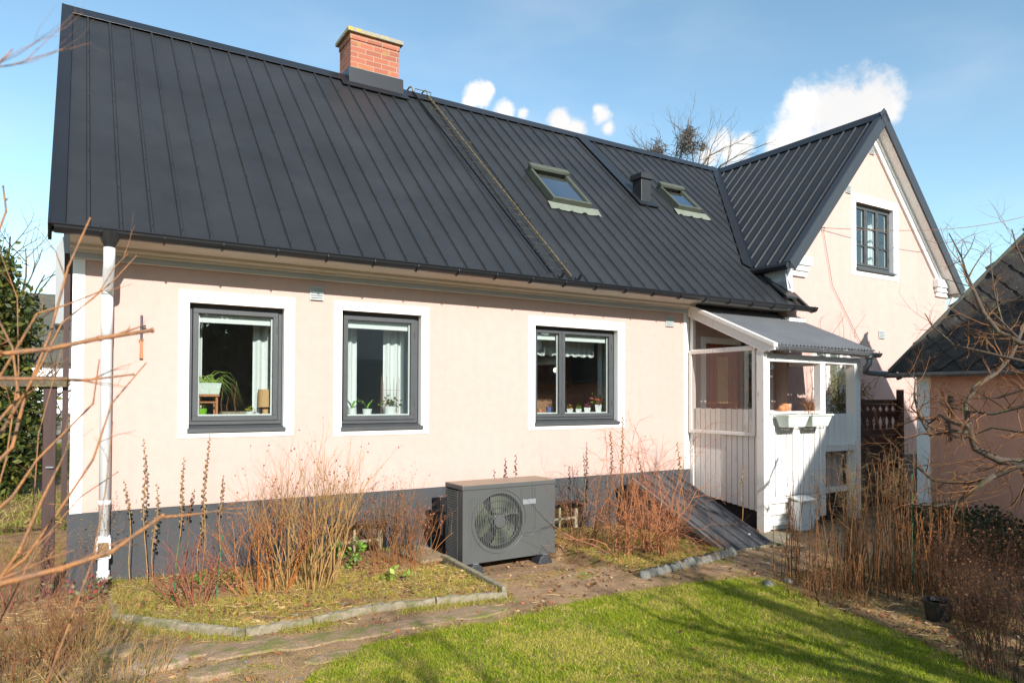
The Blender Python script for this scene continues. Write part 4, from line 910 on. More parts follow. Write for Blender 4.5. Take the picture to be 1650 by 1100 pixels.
def noise_ramp(scale, stops, detail=8, rough=.7):
    n = N(nt, 'ShaderNodeTexNoise'); n.inputs['Scale'].default_value = scale; n.inputs['Detail'].default_value = detail; n.inputs['Roughness'].default_value = rough; L.new(tc.outputs['Object'], n.inputs['Vector'])
    r_ = N(nt, 'ShaderNodeValToRGB'); e = r_.color_ramp.elements; e[0].position, e[0].color = stops[0][0], c4(stops[0][1]); e[1].position, e[1].color = stops[-1][0], c4(stops[-1][1])
    for p, c in stops[1:-1]: q = e.new(p); q.color = c4(c)
    L.new(n.outputs[0], r_.inputs[0]); return r_.outputs[0]
soil = noise_ramp(5, [(.35, (.13,.07,.03)), (.52, (.28,.165,.07)), (.66, (.24,.20,.035))])
lawn = noise_ramp(3, [(.35, (.12,.13,.015)), (.6, (.24,.22,.035))])
path = noise_ramp(2.2, [(.32, (.13,.075,.035)), (.44, (.26,.16,.08)), (.56, (.36,.225,.12)), (.64, (.20,.18,.03))])
def mixc(f, a, b_):
    m_ = N(nt, 'ShaderNodeMix', data_type='RGBA'); L.new(f, m_.inputs['Factor']); L.new(a, m_.inputs['A']); L.new(b_, m_.inputs['B']); return m_.outputs['Result']
col_ = mixc(sp.outputs[1], soil, path)
# path slabs joints
vo = N(nt, 'ShaderNodeTexVoronoi', feature='DISTANCE_TO_EDGE'); vo.inputs['Scale'].default_value = 1.7; L.new(tc.outputs['Object'], vo.inputs['Vector'])
vr = N(nt, 'ShaderNodeMapRange'); vr.inputs['From Max'].default_value = .035; vr.inputs['To Min'].default_value = .78; vr.inputs['To Max'].default_value = 1; L.new(vo.outputs[0], vr.inputs[0])
fm = N(nt, 'ShaderNodeMath', operation='MULTIPLY_ADD'); fm.inputs[1].default_value = -1; fm.inputs[2].default_value = 1; L.new(sp.outputs[1], fm.inputs[0])
mxv = N(nt, 'ShaderNodeMath', operation='MAXIMUM'); L.new(vr.outputs[0], mxv.inputs[0]); L.new(fm.outputs[0], mxv.inputs[1])
sc_ = N(nt, 'ShaderNodeVectorMath', operation='SCALE'); L.new(col_, sc_.inputs[0]); L.new(mxv.outputs[0], sc_.inputs['Scale'])
col_ = mixc(sp.outputs[0], sc_.outputs[0], lawn)
fin = N(nt, 'ShaderNodeTexNoise'); fin.inputs['Scale'].default_value = 90; fin.inputs['Detail'].default_value = 6; L.new(tc.outputs['Object'], fin.inputs['Vector'])
fr2 = N(nt, 'ShaderNodeMapRange'); fr2.inputs['From Min'].default_value = .3; fr2.inputs['From Max'].default_value = .7; fr2.inputs['To Min'].default_value = .65; fr2.inputs['To Max'].default_value = 1.35; L.new(fin.outputs[0], fr2.inputs[0])
s2 = N(nt, 'ShaderNodeVectorMath', operation='SCALE'); L.new(col_, s2.inputs[0]); L.new(fr2.outputs[0], s2.inputs['Scale']); L.new(s2.outputs[0], b.inputs['Base Color'])
b.inputs['Roughness'].default_value = .95; bp = N(nt, 'ShaderNodeBump'); bp.inputs['Strength'].default_value = .8; bp.inputs['Distance'].default_value = .015; L.new(fin.outputs[0], bp.inputs['Height']); L.new(bp.outputs[0], b.inputs['Normal'])

GX0, GX1, GY0, GY1, GS = -3.0, 10.0, -8.0, 3.0, .055
nx = int((GX1-GX0)/GS); ny = int((GY1-GY0)/GS)
V_ = []; Cc = []
for j in range(ny+1):
    for i in range(nx+1):
        x = GX0+i*GS; y = GY0+j*GS; V_.append((x, y, gz(x, y)))
        l = mask(x, y, LAWN, .05); p = mask(x, y, PATH, .12); Cc.append((l, p*(1-l), 0, 1))
groups = {'ground': [], 'lawn': [], 'path': [], 'flower_bed': []}
for j in range(ny):
    for i in range(nx):
        x = GX0+(i+.5)*GS; y = GY0+(j+.5)*GS; q = (j*(nx+1)+i, j*(nx+1)+i+1, (j+1)*(nx+1)+i+1, (j+1)*(nx+1)+i)
        k = 'lawn' if inpoly(x, y, LAWN) else 'path' if inpoly(x, y, PATH) else 'flower_bed' if (inpoly(x, y, BED1) or inpoly(x, y, BED2)) else 'ground'
        groups[k].append(q)
def sub(name, faces, extra=None):
    ids = sorted({i for f in faces for i in f}); mp = {k: n for n, k in enumerate(ids)}
    vs = [V_[i] for i in ids]; cs = [Cc[i] for i in ids]; fs = [tuple(mp[i] for i in f) for f in faces]
    if extra:
        o_ = len(vs); vs += extra[0]; cs += [(0,0,0,1)]*len(extra[0]); fs += [tuple(i+o_ for i in f) for f in extra[1]]
    me = D.meshes.new(name); me.from_pydata(vs, [], fs); me.materials.append(gm)
    a = me.color_attributes.new('cls', 'FLOAT_COLOR', 'POINT'); a.data.foreach_set('color', np.array(cs, dtype=np.float32).ravel())
    me.polygons.foreach_set('use_smooth', [True]*len(me.polygons)); me.update()
    o = D.objects.new(name, me); COL.objects.link(o); o['kind'] = 'structure'; return o
B_ = 400.0
ex_v = [(-B_,-B_,-.03), (B_,-B_,-.03), (B_,GY0,-.03), (-B_,GY0,-.03), (-B_,GY1,.0), (GX0,GY1,.0), (GX0,GY0,-.03), (GX1,GY0,-.03), (GX1,GY1,.0), (B_,GY1,.0), (-B_,B_,.4), (B_,B_,.4), (-B_,30,.3), (B_,30,.3)]
ex_f = [(0,1,2,3), (3,6,5,4), (7,2,9,8), (4,9,13,12), (12,13,11,10)]
sub('ground', groups['ground'], (ex_v, ex_f)); sub('lawn', groups['lawn']); sub('path', groups['path']); sub('flower_bed', groups['flower_bed'])

# ------------------------------------------------------------ leaf / blade clouds from numpy
def cloud(name, pts, nrm_spread, size, colors, matn, rng, shape='leaf', label=None, parent=None, aspect=.5, kind=None, upbias=0, jit=.35):
    """pts Nx3, every point gets one bent quad (leaf) or one blade"""
    n = len(pts); P = np.asarray(pts, dtype=np.float64)
    d = rng.normal(size=(n,3)); d[:,2] = d[:,2]*nrm_spread+upbias; d /= np.linalg.norm(d, axis=1)[:,None]
    s = rng.normal(size=(n,3)); s -= (s*d).sum(1)[:,None]*d; s /= np.linalg.norm(s, axis=1)[:,None]
    sz = size*(.6+.8*rng.random(n))[:,None]
    if shape == 'leaf':
        up = np.cross(d, s)
        v = np.stack([P, P+d*sz*.5+s*sz*aspect*.5+up*sz*.08, P+d*sz, P+d*sz*.5-s*sz*aspect*.5+up*sz*.08], 1); k = 4
    else:
        v = np.stack([P-s*sz*aspect*.5, P+s*sz*aspect*.5, P+d*sz+rng.normal(size=(n,3))*sz*.12], 1); k = 3
    me = D.meshes.new(name); me.vertices.add(n*k); me.vertices.foreach_set('co', v.reshape(-1)); me.loops.add(n*k); me.loops.foreach_set('vertex_index', np.arange(n*k, dtype=np.int32))
    me.polygons.add(n); me.polygons.foreach_set('loop_start', np.arange(0, n*k, k, dtype=np.int32)); me.polygons.foreach_set('loop_total', np.full(n, k, dtype=np.int32))
    me.materials.append(M[matn] if isinstance(matn, str) else matn); me.update(); me.validate()
    C = np.array(colors); c = C[rng.integers(0, len(C), n)]*(1-jit+2*jit*rng.random(n))[:,None]
    c = np.concatenate([np.clip(c, 0, 1), np.ones((n,1))], 1); a = me.color_attributes.new('tint', 'FLOAT_COLOR', 'CORNER'); a.data.foreach_set('color', np.repeat(c, k, axis=0).astype(np.float32).ravel())
    o = D.objects.new(name, me); COL.objects.link(o)
    if parent is not None: o.parent = parent; o.location = -parent_world(parent)
    if kind: o['kind'] = kind
    return o
nr = np.random.default_rng(5)
# lawn blades
pts = []
def scatter(n, x0, x1, y0, y1, cond, dz=0):
    out = []
    X = nr.uniform(x0, x1, n); Y = nr.uniform(y0, y1, n)
    for x, y in zip(X, Y):
        if cond(x, y): out.append((x, y, gz(x, y)+dz))
    return out
def lawncond(x, y):
    return inpoly(x+.06*nz_(x, y, 5), y+.06*nz_(x+5, y, 5), LAWN) and nr.random() < .80+.5*nz_(x, y, 2.5)
pts = scatter(360000, .7, 5.2, -5.4, -2.3, lawncond)
GC = [(.20,.25,.035), (.16,.22,.03), (.27,.28,.05), (.23,.28,.04), (.33,.28,.10)]
pl = np.array(pts); half = len(pl)//2
warm = np.array([nz_(p[0], p[1], 1.3)+.8*nz_(p[0], p[1], 6)+.8*nz_(p[0]+7, p[1], 17)+.12*nr.normal() for p in pts])
cloud('lawn_grass', pl[warm > 0], 1.0, .021, [(.46,.44,.04), (.56,.47,.08), (.62,.48,.18), (.36,.40,.03)], 'grass', nr, 'blade', aspect=.13, kind='stuff', upbias=1.0)
cloud('lawn_grass', pl[warm <= 0], 1.0, .026, [(.26,.34,.015), (.34,.40,.02), (.17,.25,.01), (.42,.42,.04)], 'grass', nr, 'blade', aspect=.13, kind='stuff', upbias=1.0)
# thin grass & moss in beds, along path edges, rough ground
def bedcond(x, y): return (inpoly(x, y, BED1) or inpoly(x, y, BED2)) and nz_(x, y, 2.0)+.6*nz_(x, y, 7)+.25*(y < -.9) > .02
pts = scatter(90000, .25, 5.7, -2.0, -.02, bedcond)
cloud('bed_grass', pts, 1.0, .035, [(.42,.40,.04), (.56,.40,.09), (.30,.35,.025), (.58,.42,.13), (.36,.40,.03)], 'grass', nr, 'blade', aspect=.08, kind='stuff', upbias=.7)
def edgecond(x, y):
    if not inpoly(x, y, PATH): return False
    e = -1.9 if x > 1 else -1.3
    return nz_(x, y, 2.3)+.5*nz_(x, y, 9) > ((-.02 if x > 1.6 or y > -2.3 else -.3) if (x < 2.6) else .30)
pts = scatter(60000, -.6, 6.5, -4, -1.0, edgecond)
cloud('path_moss_grass', pts, 1.0, .022, [(.40,.37,.03), (.50,.34,.06), (.30,.32,.02), (.55,.38,.08)], 'grass', nr, 'blade', aspect=.12, kind='stuff', upbias=.8)
pts = scatter(80000, -2.6, .9, -4.4, 3.0, lambda x, y: nz_(x, y, 1.3)+.5*nz_(x, y, 6) > .0 and not inpoly(x, y, LAWN) and not (x > -.1 and y > 0) and y > -5+2*x*0)
cloud('rough_grass', pts, 1.0, .05, [(.28,.25,.05), (.40,.30,.12), (.18,.20,.03)], 'grass', nr, 'blade', aspect=.07, kind='stuff', upbias=.8)
pts = scatter(22000, -3, .2, 3, 16, lambda x, y: nz_(x, y, .5)+.5*nz_(x, y, 2) > -.1)
cloud('far_grass', pts, 1.0, .10, [(.28,.27,.05), (.20,.24,.03), (.35,.28,.10)], 'grass', nr, 'blade', aspect=.12, kind='stuff', upbias=.9)
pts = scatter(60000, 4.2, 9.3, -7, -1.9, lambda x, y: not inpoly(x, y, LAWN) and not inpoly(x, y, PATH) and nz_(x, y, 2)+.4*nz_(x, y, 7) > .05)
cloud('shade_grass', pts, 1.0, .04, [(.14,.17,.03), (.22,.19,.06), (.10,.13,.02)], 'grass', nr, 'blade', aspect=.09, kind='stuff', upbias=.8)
# grass growing along the kerbs
kp = []
def alongk(n, P, w_):
    for _ in range(n):
        i = int(nr.integers(0, len(P)-1)); f = nr.random(); x = P[i][0]*(1-f)+P[i+1][0]*f+nr.normal()*w_; y = P[i][1]*(1-f)+P[i+1][1]*f+nr.normal()*w_
        if nz_(x, y, 3) > -.15: kp.append((x, y, gz(x, y)))
alongk(15000, [(.27,-.6), (.27,-1.0), (.62,-1.45), (.97,-1.84), (1.42,-1.83), (1.88,-1.76), (2.36,-1.85), (2.93,-1.97)], .055); alongk(2500, [(4.3,-2.0), (5.6,-1.78)], .06); alongk(5000, [(1.3,-2.6), (2.1,-2.40), (3.2,-2.36), (4.5,-2.45), (5.1,-2.6)], .05)
cloud('kerb_grass', kp, 1.0, .035, [(.30,.32,.03), (.42,.34,.07), (.22,.28,.02), (.50,.38,.13)], 'grass', nr, 'blade', aspect=.09, kind='stuff', upbias=.8)
pts = scatter(24000, -1.0, 6.8, -4.4, -.05, lambda x, y: not inpoly(x, y, LAWN) and (not inpoly(x, y, PATH) or nr.random() < .12) and nz_(x+4, y, 1.7) > -.25, .012)
cloud('straw', pts, .10, .085, [(.62,.43,.17), (.50,.30,.11), (.70,.53,.26), (.34,.19,.07)], 'litter', nr, 'blade', aspect=.03, kind='stuff')
# dry leaf litter
def litcond(x, y):
    if inpoly(x, y, LAWN): return nr.random() < .012
    if inpoly(x, y, PATH): return nr.random() < .10+.25*(nz_(x, y, 2) > .2)
    return nr.random() < .5+.8*nz_(x, y, 1.8)
pts = scatter(42000, -1.2, 8.8, -5.5, -.03, litcond, .006)
cloud('leaf_litter', pts, .25, .034, [(.24,.11,.05), (.34,.17,.07), (.12,.06,.035), (.42,.27,.14), (.30,.10,.035), (.09,.05,.03)], 'litter', nr, 'leaf', aspect=.55, kind='stuff')
# twiggy ground debris
t = MB(); rr = random.Random(11)
for i in range(420):
    x = rr.uniform(-.6, 8); y = rr.uniform(-4.6, -.1)
    if inpoly(x, y, LAWN) and rr.random() < .93: continue
    a = rr.uniform(0, 6.28); l_ = rr.uniform(.04, .22); z = gz(x, y)+.008
    t.tube([(x,y,z), (x+l_*.5*math.cos(a), y+l_*.5*math.sin(a), z+rr.uniform(0,.02)), (x+l_*math.cos(a+.3), y+l_*math.sin(a+.3), z+.004)], [.0025,.002,.001], 3)
t.build('fallen_twigs', M['twigtan'], kind='stuff')
# small stones
def rock(mb, c, r_, rg, squash=.6, n=7, m_=4):
    vs = []; off = [[rg.uniform(.8,1.15) for _ in range(n)] for _ in range(m_+1)]
    for i in range(m_+1):
        th_ = math.pi*(.04+.92*i/m_)
        for k in range(n): w_ = 2*math.pi*k/n; q = r_*off[i][k]; vs.append((c[0]+q*math.sin(th_)*math.cos(w_), c[1]+q*math.sin(th_)*math.sin(w_), c[2]+q*squash*math.cos(th_)))
    fs = [(i*n+k, i*n+(k+1) % n, (i+1)*n+(k+1) % n, (i+1)*n+k) for i in range(m_) for k in range(n)]+[tuple(range(n)), tuple(range(m_*n, (m_+1)*n))[::-1]]
    mb.add(vs, fs)
t = MB()
for i in range(260):
    x = rr.uniform(-.5, 8); y = rr.uniform(-4.4, -.2)
    if inpoly(x, y, LAWN): continue
    rock(t, (x, y, gz(x, y)+.002), rr.uniform(.006,.018), rr)
t.build('pebbles', M['stone'], kind='stuff')
# kerb stones: long concrete edging pieces and rounded cobbles
KL = [(.285,-.25), (.265,-.62), (.27,-1.0), (.62,-1.42), (.97,-1.80), (1.42,-1.79), (1.88,-1.72), (2.36,-1.81), (2.93,-1.93)]
kl = ['short mossy kerb stone nearest the downpipe foot', 'second kerb stone from the downpipe, along the left bed edge', 'kerb stone on the slanting bed corner, wall side', 'kerb stone on the slanting bed corner, path side', 'kerb stone at the front left of the bed where the edge turns', 'lichened kerb stone in front of the tall bush', 'kerb stone below the ivy leaves of the bed', 'last front kerb stone before the heat pump path']
for i in range(len(KL)-1):
    a = Vector((*KL[i], .03)); b_ = Vector((*KL[i+1], .03+rr.uniform(-.012,.006))); d_ = (b_-a).normalized(); t = MB(); n = 14; vs = []
    sd = Vector((-d_.y, d_.x, 0)); a = a+d_*.006; b_ = b_-d_*.006; up_ = .05
    for k in range(n+1):
        p = a.lerp(b_, k/n); j_ = lambda s_=.007: rr.uniform(-s_, s_)
        vs += [p-sd*(.028+j_())-Vector((0,0,.08)), p-sd*(.027+j_())+Vector((0,0,up_*.30+j_())), p-sd*(.016+j_())+Vector((0,0,up_*.5+j_())), p+sd*(.018+j_())+Vector((0,0,up_*.5+j_())), p+sd*(.028+j_())-Vector((0,0,.08))]
    fs = [(5*k+q, 5*k+q+1, 5*k+q+6, 5*k+q+5) for k in range(n) for q in range(4)]+[(0,1,2,3,4), tuple(range(5*n, 5*n+5))[::-1]]
    t.add(vs, fs); tag(t.build('kerb_stone', M['concrete']), kl[i], 'kerb stone', 'concrete kerb stones round the flower bed')
a = Vector((2.93,-1.90,.03)); b_ = Vector((2.98,-.70,.05)); t = MB(); t.bar(a, b_, .05, .10); tag(t.build('kerb_stone', M['concrete'], bevel=.01), 'long thin kerb stone running back beside the heat pump', 'kerb stone', 'concrete kerb stones round the flower bed')
for i in range(15):
    f = i/14; x = 4.30+(5.64-4.30)*f; y = -2.03+(-1.83+2.03)*f; t = MB(); r_ = .066*rr.uniform(.9,1.15); rock(t, (x, y, .0), r_, rr, 1.0, 9, 5)
    tag(t.build('cobble', M['stone'], smooth=True), 'rounded grey cobble in the row edging the bed in front of the hatch', 'cobble', 'cobbles edging the bed before the hatch')
t = MB(); t.prism([(5.80,-1.78,-.01), (6.5,-1.80,-.01), (7.05,-1.52,-.01), (7.0,-1.30,-.01), (6.42,-1.35,-.01), (6.35,-1.76,-.01)], (0,0,.035)); tag(t.build('paving_slab', M['concrete'], bevel=.008), 'flat concrete slab at the foot of the cellar hatch', 'slab')
def flagstone(c, rx, ry, z, matn, label, seed, cat='stone', name='flagstone', group=None):
    rg = random.Random(seed); n = 14; ang0 = rg.random(); P = []
    for k in range(n):
        a = ang0+2*math.pi*k/n; q = 1/(abs(math.cos(a))**3+abs(math.sin(a))**3)**(1/3)*rg.uniform(.88,1.06); P.append((c[0]+rx*q*math.cos(a), c[1]+ry*q*math.sin(a)))
    t = MB(); vs = []
    for lev, (sc_, zz) in enumerate(((1.0,-.04), (1.0,z-.012), (.95,z), (.5,z+.004))):
        for x, y in P: vs.append((c[0]+(x-c[0])*sc_, c[1]+(y-c[1])*sc_, gz(c[0],c[1])+zz+(rg.uniform(-.003,.003) if lev > 1 else 0)))
    fs = [(l*n+k, l*n+(k+1) % n, (l+1)*n+(k+1) % n, (l+1)*n+k) for l in range(3) for k in range(n)]+[tuple(range(3*n, 4*n))]
    t.add(vs, fs); return tag(t.build(name, M[matn]), label, cat, group)
p = G(258,1072); flagstone(p, .16, .09, .03, 'sandstone', 'pale sandy flat stone at the lower left among the dry grass', 1)
p = G(350,1083); flagstone(p, .17, .09, .025, 'flag', 'brown mossy flat stone right of the pale sandy one at the bottom edge', 2)
p = G(195,1050); flagstone(p, .13, .10, .025, 'flag', 'small mossy flat stone left of the pale sandy one', 3)
fl = [(300,1050,.20,.13,'worn brown paving stone of the path below the front left kerb'), (400,1045,.26,.13,'worn brown paving stone just below the turning kerb'), (500,1032,.24,.12,'mossy paving stone of the path below the tall shrub kerb'), (590,1018,.26,.12,'mossy paving stone of the path, fourth from the left'), (690,1000,.26,.11,'earth covered paving stone of the path before the kerb end'), (770,985,.24,.13,'earth covered paving stone at the corner by the heat pump path'), (540,1058,.20,.08,'narrow paving stone touching the lawn edge at the left')]
for k, (px_, py_, rx_, ry_, lb) in enumerate(fl): flagstone(G(px_, py_), rx_, ry_, .012, 'flag', lb, 10+k, 'paving stone', 'paving_stone', 'worn paving stones of the garden path')
for (px_, py_, s_, lb) in ((1238,945,.055,'round grey stone at the edge of the lawn by the tall stems'), (1270,940,.04,'small grey stone right of the round one at the lawn edge')):
    p = G(px_, py_); t = MB(); rock(t, (p.x, p.y, .02), s_, rr, .7, 10, 6); tag(t.build('stone', M['stone'], smooth=True), lb, 'stone')
p = G(690,925,.03); t = MB(); t.prism([(2.72,-.75,.045), (3.04,-.72,.04), (3.02,-.16,.06), (2.66,-.2,.07)], (0,0,.03)); tag(t.build('paving_slab', M['concrete'], bevel=.01), 'rough sandy slab left of the heat pump against the plinth', 'slab')

# ------------------------------------------------------------ woody growth
def rvec(rg, s=1.0): return Vector((rg.gauss(0,s), rg.gauss(0,s), rg.gauss(0,s)))
def grow(mb, rg, p, d, L_, r_, depth, kids=3, spread=.6, up=.15, wob=.12, seg=5, n=5, shrink=.6, buds=None, start=.3):
    p = Vector(p); d = Vector(d).normalized(); P = [p.copy()]; dd = d.copy()
    for i in range(n):
        dd = (dd+rvec(rg, wob)+Vector((0,0,up*.3))).normalized(); P.append(P[-1]+dd*(L_/n))
    mb.tube(P, [r_*(1-.72*i/n) for i in range(n+1)], seg, cap=False)
    if buds is not None:
        for k in range(1, n+1):
            if rg.random() < .6: buds.append(P[k])
    if depth <= 0: return
    for k in range(kids):
        f = start+(1-start)*(k+rg.random())/kids; i = min(n-1, int(f*n)); q = P[i].lerp(P[i+1], f*n-i)
        t_ = (P[i+1]-P[i]).normalized(); s_ = t_.cross(rvec(rg)).normalized()
        nd = (t_*(1-spread*.5)+s_*spread+Vector((0,0,up))).normalized()
        grow(mb, rg, q, nd, L_*shrink*rg.uniform(.7,1.2)*(1.15-.5*f), r_*(1-.72*f)*.75, depth-1, kids, spread, up, wob, max(3, seg-1), max(3, n-1), shrink, buds, start)
def shrub(name, label, cat, base, h, stems, sp_r, matn, depth=2, kids=3, spread=.55, up=.2, r_=.006, lean=.35, seed=1, group=None, bud=None, lens=(.7,1.1), wob=.08, leaves=None, shrink=.55):
    rg = random.Random(seed); wob *= 1.6; base = Vector(base); o = thing(name, label, cat, base, group); mb = MB(); bd = []
    for i in range(stems):
        a = rg.uniform(0, 6.28); q = sp_r*math.sqrt(rg.random()); b_ = base+Vector((q*math.cos(a), q*math.sin(a)*.7, 0)); b_.z = gz(b_.x, b_.y)-.02
        ln = lean*rg.uniform(.2,1.2)*(q/sp_r+.3); d = Vector((math.cos(a)*ln, math.sin(a)*ln*.7, 1))
        grow(mb, rg, b_, d, h*rg.uniform(*lens), r_*rg.uniform(.7,1.2), depth, kids, spread, up, wob, 5, 6, shrink, bd)
    mb.build('stems', M[matn], o, smooth=True)
    if bud:
        m2, size, frac = bud; t_ = MB()
        for q in bd:
            if rg.random() < frac: rock(t_, q, size*rg.uniform(.6,1.3), rg, 1, 5, 3)
        t_.build('seed_heads', M[m2], o, kind='stuff')
    if leaves:
        cols, nl, sz = leaves
        P = [tuple(bd[rg.randrange(len(bd))]+rvec(rg, .015)) for _ in range(nl)]; cloud('leaves', P, .8, sz, cols, 'leaf', nr, 'leaf', parent=o, aspect=.6)
    return o
# flower stalks with seed pods
def stalk(x, y, h, label, seed, lean=0.0, dark=False, frac=.55):
    rg = random.Random(seed); z0 = gz(x, y); o = thing('dry_flower_stalk', label, 'dry stalk', (x, y, z0), 'dry seed stalks in the flower bed')
    P = [Vector((x+lean*h*(i/8)**1.5+.012*math.sin(i+seed), y+.01*math.sin(i*1.7), z0-.02+h*i/8)) for i in range(9)]
    t = MB(); t.tube(P, [.0055-.0035*i/8 for i in range(9)], 5); t.build('stem', M['twigtan' if not dark else 'twigbrown'], o, smooth=True)
    t = MB(); n = int(h*frac/.02)
    for k in range(n):
        f = 1-frac+frac*k/n; i = min(7, int(f*8)); q = P[i].lerp(P[i+1], f*8-i); a = k*2.4; r_ = .012*(1.1-.5*(k/n))
        q = q+Vector((math.cos(a)*r_*1.2, math.sin(a)*r_*1.2, 0)); rock(t, q, r_*rg.uniform(.7,1.2), rg, 1.1, 5, 3)
    t.build('seed_pods', M['seed' if not dark else 'twigdark'], o)
stalk(.50,-.36,1.22,'tall dry seed stalk, first right of the downpipe', 1, -.03); stalk(.545,-.34,.85,'shorter dry stalk leaning on the tall one right of the downpipe', 2, .04)
stalk(.40,-.25,.88,'thin bare stalk closest to the downpipe', 3, -.05, frac=.3); stalk(.75,-.16,1.04,'dry seed stalk below the left edge of the first window', 4, .05); stalk(.80,-.15,.76,'short side stalk with dark pods below the first window', 5, .1, True, .3)
stalk(.95,-.14,1.24,'tallest dry stalk, reaching the sill of the first window', 6, .03); stalk(1.09,-.10,.86,'dry stalk right of the tallest one with pods bunched on top', 7, .02, frac=.4); stalk(.90,-.2,.55,'low dry stalk at the foot of the tallest one', 8, .06)
stalk(5.13,-.58,1.20,'dark dry stalk in front of the third window', 9, .0, True, .5); stalk(5.11,-.77,1.42,'tall tan dry stalk at the right end of the third window', 10, .03, frac=.4); stalk(5.85,-1.0,1.12,'dry stalk leaning left in front of the cellar hatch', 11, -.10, frac=.35)
stalk(6.66,-1.12,.82,'short yellow dry stalk before the dark gap under the porch', 12, .02, frac=.3); stalk(2.15,-.2,.72,'short dry stalk above the first cellar window', 13, .03); stalk(4.9,-.4,.95,'pale dry stalk rising out of the red rose bush', 14, .02, frac=.3); stalk(5.5,-.7,.9,'stalk with sparse pods between rose bush and hatch', 15, -.06, True, .3)
stalk(3.9,-.30,1.05,'short dark pod stalk behind the heat pump', 16, .02, True, .2); stalk(4.02,-.28,1.08,'second pod stalk behind the heat pump lid', 17, .04, True, .2)
# shrubs in the bed
shrub('bare_shrub', 'large upright tan bare shrub between first and second window', 'shrub', (1.60,-.95,.05), .98, 46, .26, 'twigtan', 2, 4, .5, .25, .0068, .30, 21, bud=('twigred', .007, .05), lens=(.6,1.1))
shrub('bare_shrub', 'leafless tan shrub left of the large one, spreading low', 'shrub', (1.28,-.95,.05), .74, 24, .20, 'twigorange', 2, 4, .5, .2, .0055, .45, 22, bud=('twigred', .007, .08))
shrub('bare_shrub', 'reddish thin shrub beside the first cellar window', 'shrub', (2.45,-.62,.05), .60, 40, .30, 'twigbrown', 2, 4, .55, .2, .004, .35, 23, bud=('twigred', .008, .06))
shrub('bare_shrub', 'orange brown spindly shrub next to the heat pump', 'shrub', (2.72,-.50,.05), .50, 22, .22, 'twigorange', 2, 2, .5, .2, .0035, .55, 24, bud=('twigred', .009, .08))
shrub('bare_shrub', 'low red twigged shrub in the left part of the bed', 'shrub', (.78,-1.05,.05), .52, 18, .12, 'twigred', 2, 4, .75, .12, .006, .95, 25)
shrub('bare_shrub', 'small red twigged shrub near the bed corner', 'shrub', (1.02,-.75,.05), .34, 10, .10, 'twigred', 2, 3, .7, .15, .004, .8, 26)
shrub('dry_umbel_plant', 'pale dry feathery umbels above the bed by the heat pump', 'dry plant', (2.55,-.28,.08), .72, 9, .16, 'twigtan', 2, 4, .4, .35, .0025, .2, 27, bud=('seed', .004, .6))
shrub('green_leafed_plant', 'fresh green leaves in front of the first cellar window', 'plant', (2.02,-.50,.08), .24, 12, .20, 'twigbrown', 1, 3, .7, .1, .003, .6, 28, leaves=([(.13,.26,.03), (.20,.34,.05), (.10,.20,.03)], 260, .045))
shrub('green_leafed_plant', 'patch of round green leaves at the kerb below the tall shrub', 'plant', (2.35,-1.15,.05), .08, 8, .14, 'twigtan', 0, 1, .7, .1, .002, .9, 29, leaves=([(.22,.36,.05), (.30,.40,.08)], 46, .05))
shrub('green_leafed_plant', 'green seedling leaves at the foot of the tall seed stalks', 'plant', (.98,-.42,.08), .13, 10, .20, 'twigtan', 0, 1, .7, .1, .002, .9, 30, leaves=([(.20,.36,.05), (.30,.42,.07)], 70, .045))
shrub('green_leafed_plant', 'dull green leaves round the foot of the downpipe', 'plant', (.08,-.35,.0), .20, 10, .16, 'twigbrown', 1, 2, .7, .1, .003, .8, 31, leaves=([(.16,.20,.08), (.24,.26,.14), (.30,.06,.05)], 110, .04))
# rose thicket
shrub('rose_bush', 'tangled red twigged rose bush under the third window, left half', 'shrub', (4.72,-1.30,.04), .88, 20, .26, 'twigrose', 3, 4, .85, .05, .0075, .9, 41, lens=(.5,1.15), wob=.17, shrink=.56, bud=('twigred', .007, .03))
shrub('rose_bush', 'tangled rose bush with arching shoots against the cellar hatch', 'shrub', (5.05,-1.50,.04), .84, 18, .24, 'twigrose', 3, 4, .85, .02, .0075, 1.1, 42, lens=(.5,1.25), wob=.18, shrink=.6)
shrub('bare_shrub', 'brown twiggy shrub rooted right beside the heat pump', 'shrub', (4.50,-.85,.02), .85, 22, .20, 'twigbrown', 2, 3, .6, .12, .005, .6, 43, lens=(.5,1.2), bud=('seed', .007, .06))
rg = random.Random(44); o = thing('arching_rose_shoots', 'long thin red shoots arching over the rose bush toward the third window', 'shrub', (4.8,-1.3,.04)); t = MB()
for i in range(34):
    a = rg.uniform(0, 6.28); b_ = Vector((4.9+rg.uniform(-.4,.4), -1.2+rg.uniform(-.3,.3), .02)); h_ = rg.uniform(.9,1.35); sp_ = rg.uniform(.3,.95)
    P = [b_+Vector((math.cos(a)*sp_*(k/9)**1.6, math.sin(a)*sp_*.6*(k/9)**1.6, h_*math.sin(min(1.9, 1.75*k/9))/1.0)) for k in range(10)]; t.tube(P, [.0038-.0028*k/9 for k in range(10)], 4, cap=False)
    for k in range(3, 9):
        if rg.random() < .5: grow(t, rg, P[k], (P[k]-P[k-1])+rvec(rg,.06), rg.uniform(.08,.28), .0018, 1, 2, .6, .0, .15, 3, 4)
t.build('shoots', M['twigrose'], o, smooth=True)
shrub('dry_grass_tuft', 'orange brown dry tuft at the lower edge of the hatch', 'dry plant', (5.62,-1.62,.03), .16, 60, .10, 'twigorange', 0, 1, .3, .2, .0018, .9, 45)
shrub('dry_grass_tuft', 'straw coloured dry tuft at the foot of the bare shrubs', 'dry plant', (1.45,-1.1,.05), .16, 110, .34, 'twigtan', 0, 1, .3, .2, .0014, .9, 46)
